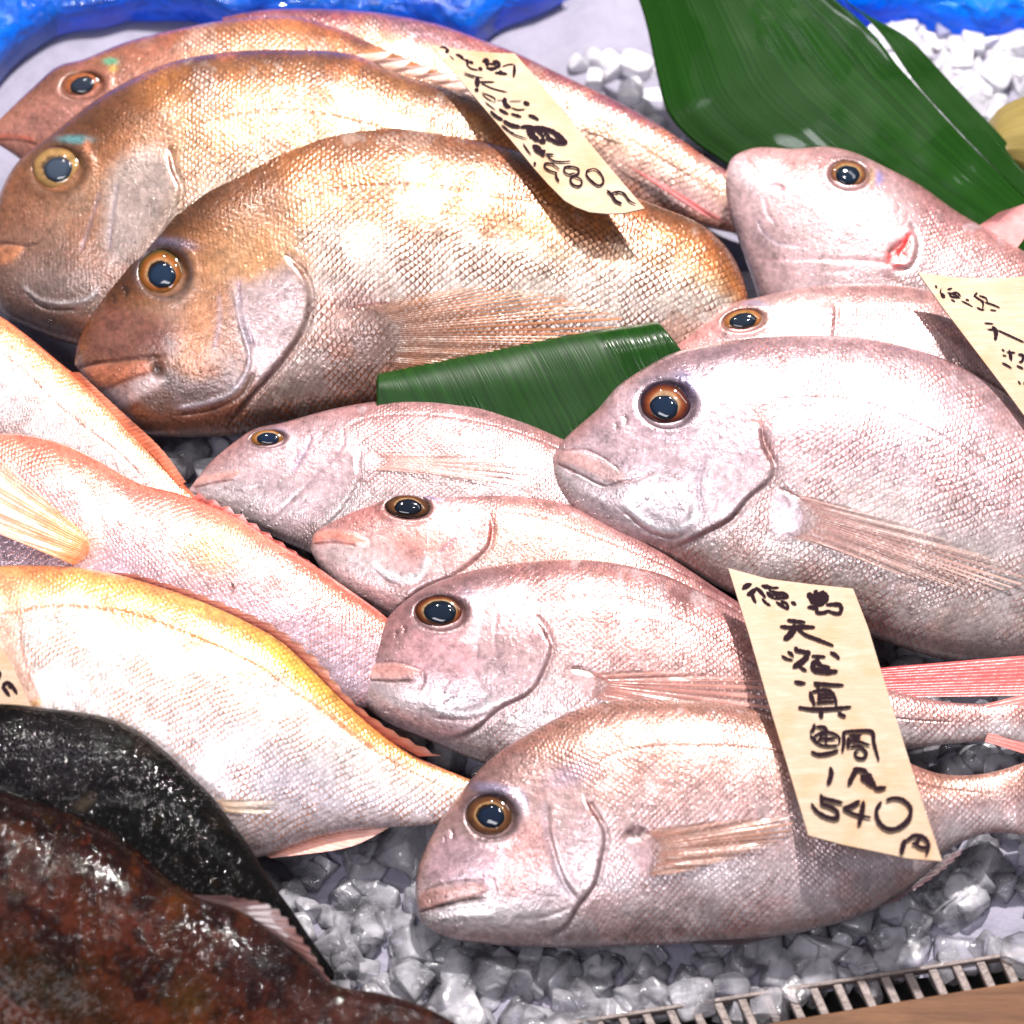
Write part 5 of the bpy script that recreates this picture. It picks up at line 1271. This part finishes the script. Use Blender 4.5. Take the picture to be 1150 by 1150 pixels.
x0, x1 = 540, 1280
prism(at_z([(x0, top_px(x0) - 5), (x1, top_px(x1) - 5), (x1, top_px(x1)), (x0, top_px(x0))], zt), DN * .006, 'rail', M_METAL, root)
prism(at_z([(x0, top_px(x0) + 34), (x1, top_px(x1) + 34), (x1, top_px(x1) + 40), (x0, top_px(x0) + 40)], zt), DN * .006, 'rail', M_METAL, root)
x = 560.0; i = 0
while x < 1270:
    y = top_px(x); w = 10.0
    # slats lean away from the viewer's left
    prism(at_z([(x, y + .6), (x + w, top_px(x + w) + .6), (x + w + 14, top_px(x + w + 14) + 33.6), (x + 14, top_px(x + 14) + 33.6)], zt - .0005), DN * .0035, 'slat', M_METAL, root)
    x += 26.8; i += 1
g = at_z([(x0, top_px(x0) - 4), (x1, top_px(x1) - 4), (x1, top_px(x1) + 45), (x0, top_px(x0) + 45)], zt - .02)
o = prism(g, DN * .01, 'gutter', M_HOLE, root)
# the bed ends at the grate: cut away the bed faces below it
me = bpy.data.objects['ice_bed'].data
import bmesh
bm = bmesh.new(); bm.from_mesh(me)
gq = at_z([(300, top_px(300)), (1400, top_px(1400))], zt)
nrm2 = np.array([-(gq[1] - gq[0])[1], (gq[1] - gq[0])[0]]); nrm2 /= np.linalg.norm(nrm2)
bmesh.ops.bisect_plane(bm, geom=bm.verts[:] + bm.edges[:] + bm.faces[:], plane_co=tuple(gq[0]), plane_no=(nrm2[0], nrm2[1], 0), clear_inner=True)
bm.to_mesh(me); bm.free()
pb = at_z([(300, 1200), (300, 1190 + 0), (700, top_px(700) + 30), (1300, top_px(1300) + 30)], 0)
def wtop(x): return 1150 - (x - 858) * 49 / 292.0
wp = prism(at_z([(300, wtop(300)), (x1 + 40, wtop(x1 + 40)), (x1 + 40, 1420), (300, 1420)], .012), DN * .03, 'wooden_plank', M_BOARD)
tag(wp, 'rough brown wooden plank in front of the steel grate', 'plank')

# ================================================================== LIGHT
wd = bpy.data.worlds.new('World'); SC.world = wd; wd.use_nodes = True
bg = wd.node_tree.nodes['Background']; bg.inputs[0].default_value = (.93, .92, 1.0, 1); bg.inputs[1].default_value = .29
def area(name, loc, target, size, power, color, sy=None):
    d = bpy.data.lights.new(name, 'AREA'); d.energy = power; d.color = color; d.shape = 'RECTANGLE' if sy else 'DISK'; d.size = size
    if sy: d.size_y = sy
    o = bpy.data.objects.new(name, d); COL.objects.link(o); o.location = loc
    v = Vector(target) - Vector(loc); o.rotation_euler = v.to_track_quat('-Z', 'Y').to_euler(); return o
kd = nrm([math.tan(math.radians(9)), math.tan(math.radians(27)), 1])
area('stall_spotlight', tuple(kd * 1.6), (0, 0, .02), .05, KEY, (1, .95, .9))
area('stall_lamp', (-.45, .75, 1.5), (0, 0, 0), .04, KEY * .10, (1, .93, .88))
area('stall_lamp', (.15, .25, 1.7), (0, 0, 0), .03, KEY * .08, (1, .93, .88))
area('fill_lamp', (-.5, -.9, 1.6), (0, 0, 0), .8, FILL, (.97, .95, 1), .35)  # added fill from the viewer's side to lighten the bellies
area('fill_lamp', (.7, .5, 1.9), (0, 0, 0), .9, FILL2, (.97, .97, 1), .15)

SC.view_settings.view_transform = 'Standard'; SC.view_settings.look = 'None'
SC.view_settings.exposure = 0; SC.view_settings.gamma = 1
SC.cycles.use_denoising = True
SC.cycles.max_bounces = 8; SC.cycles.transmission_bounces = 5; SC.cycles.transparent_max_bounces = 24
SC.cycles.caustics_reflective = False; SC.cycles.caustics_refractive = False
SC.cycles.sample_clamp_indirect = 4
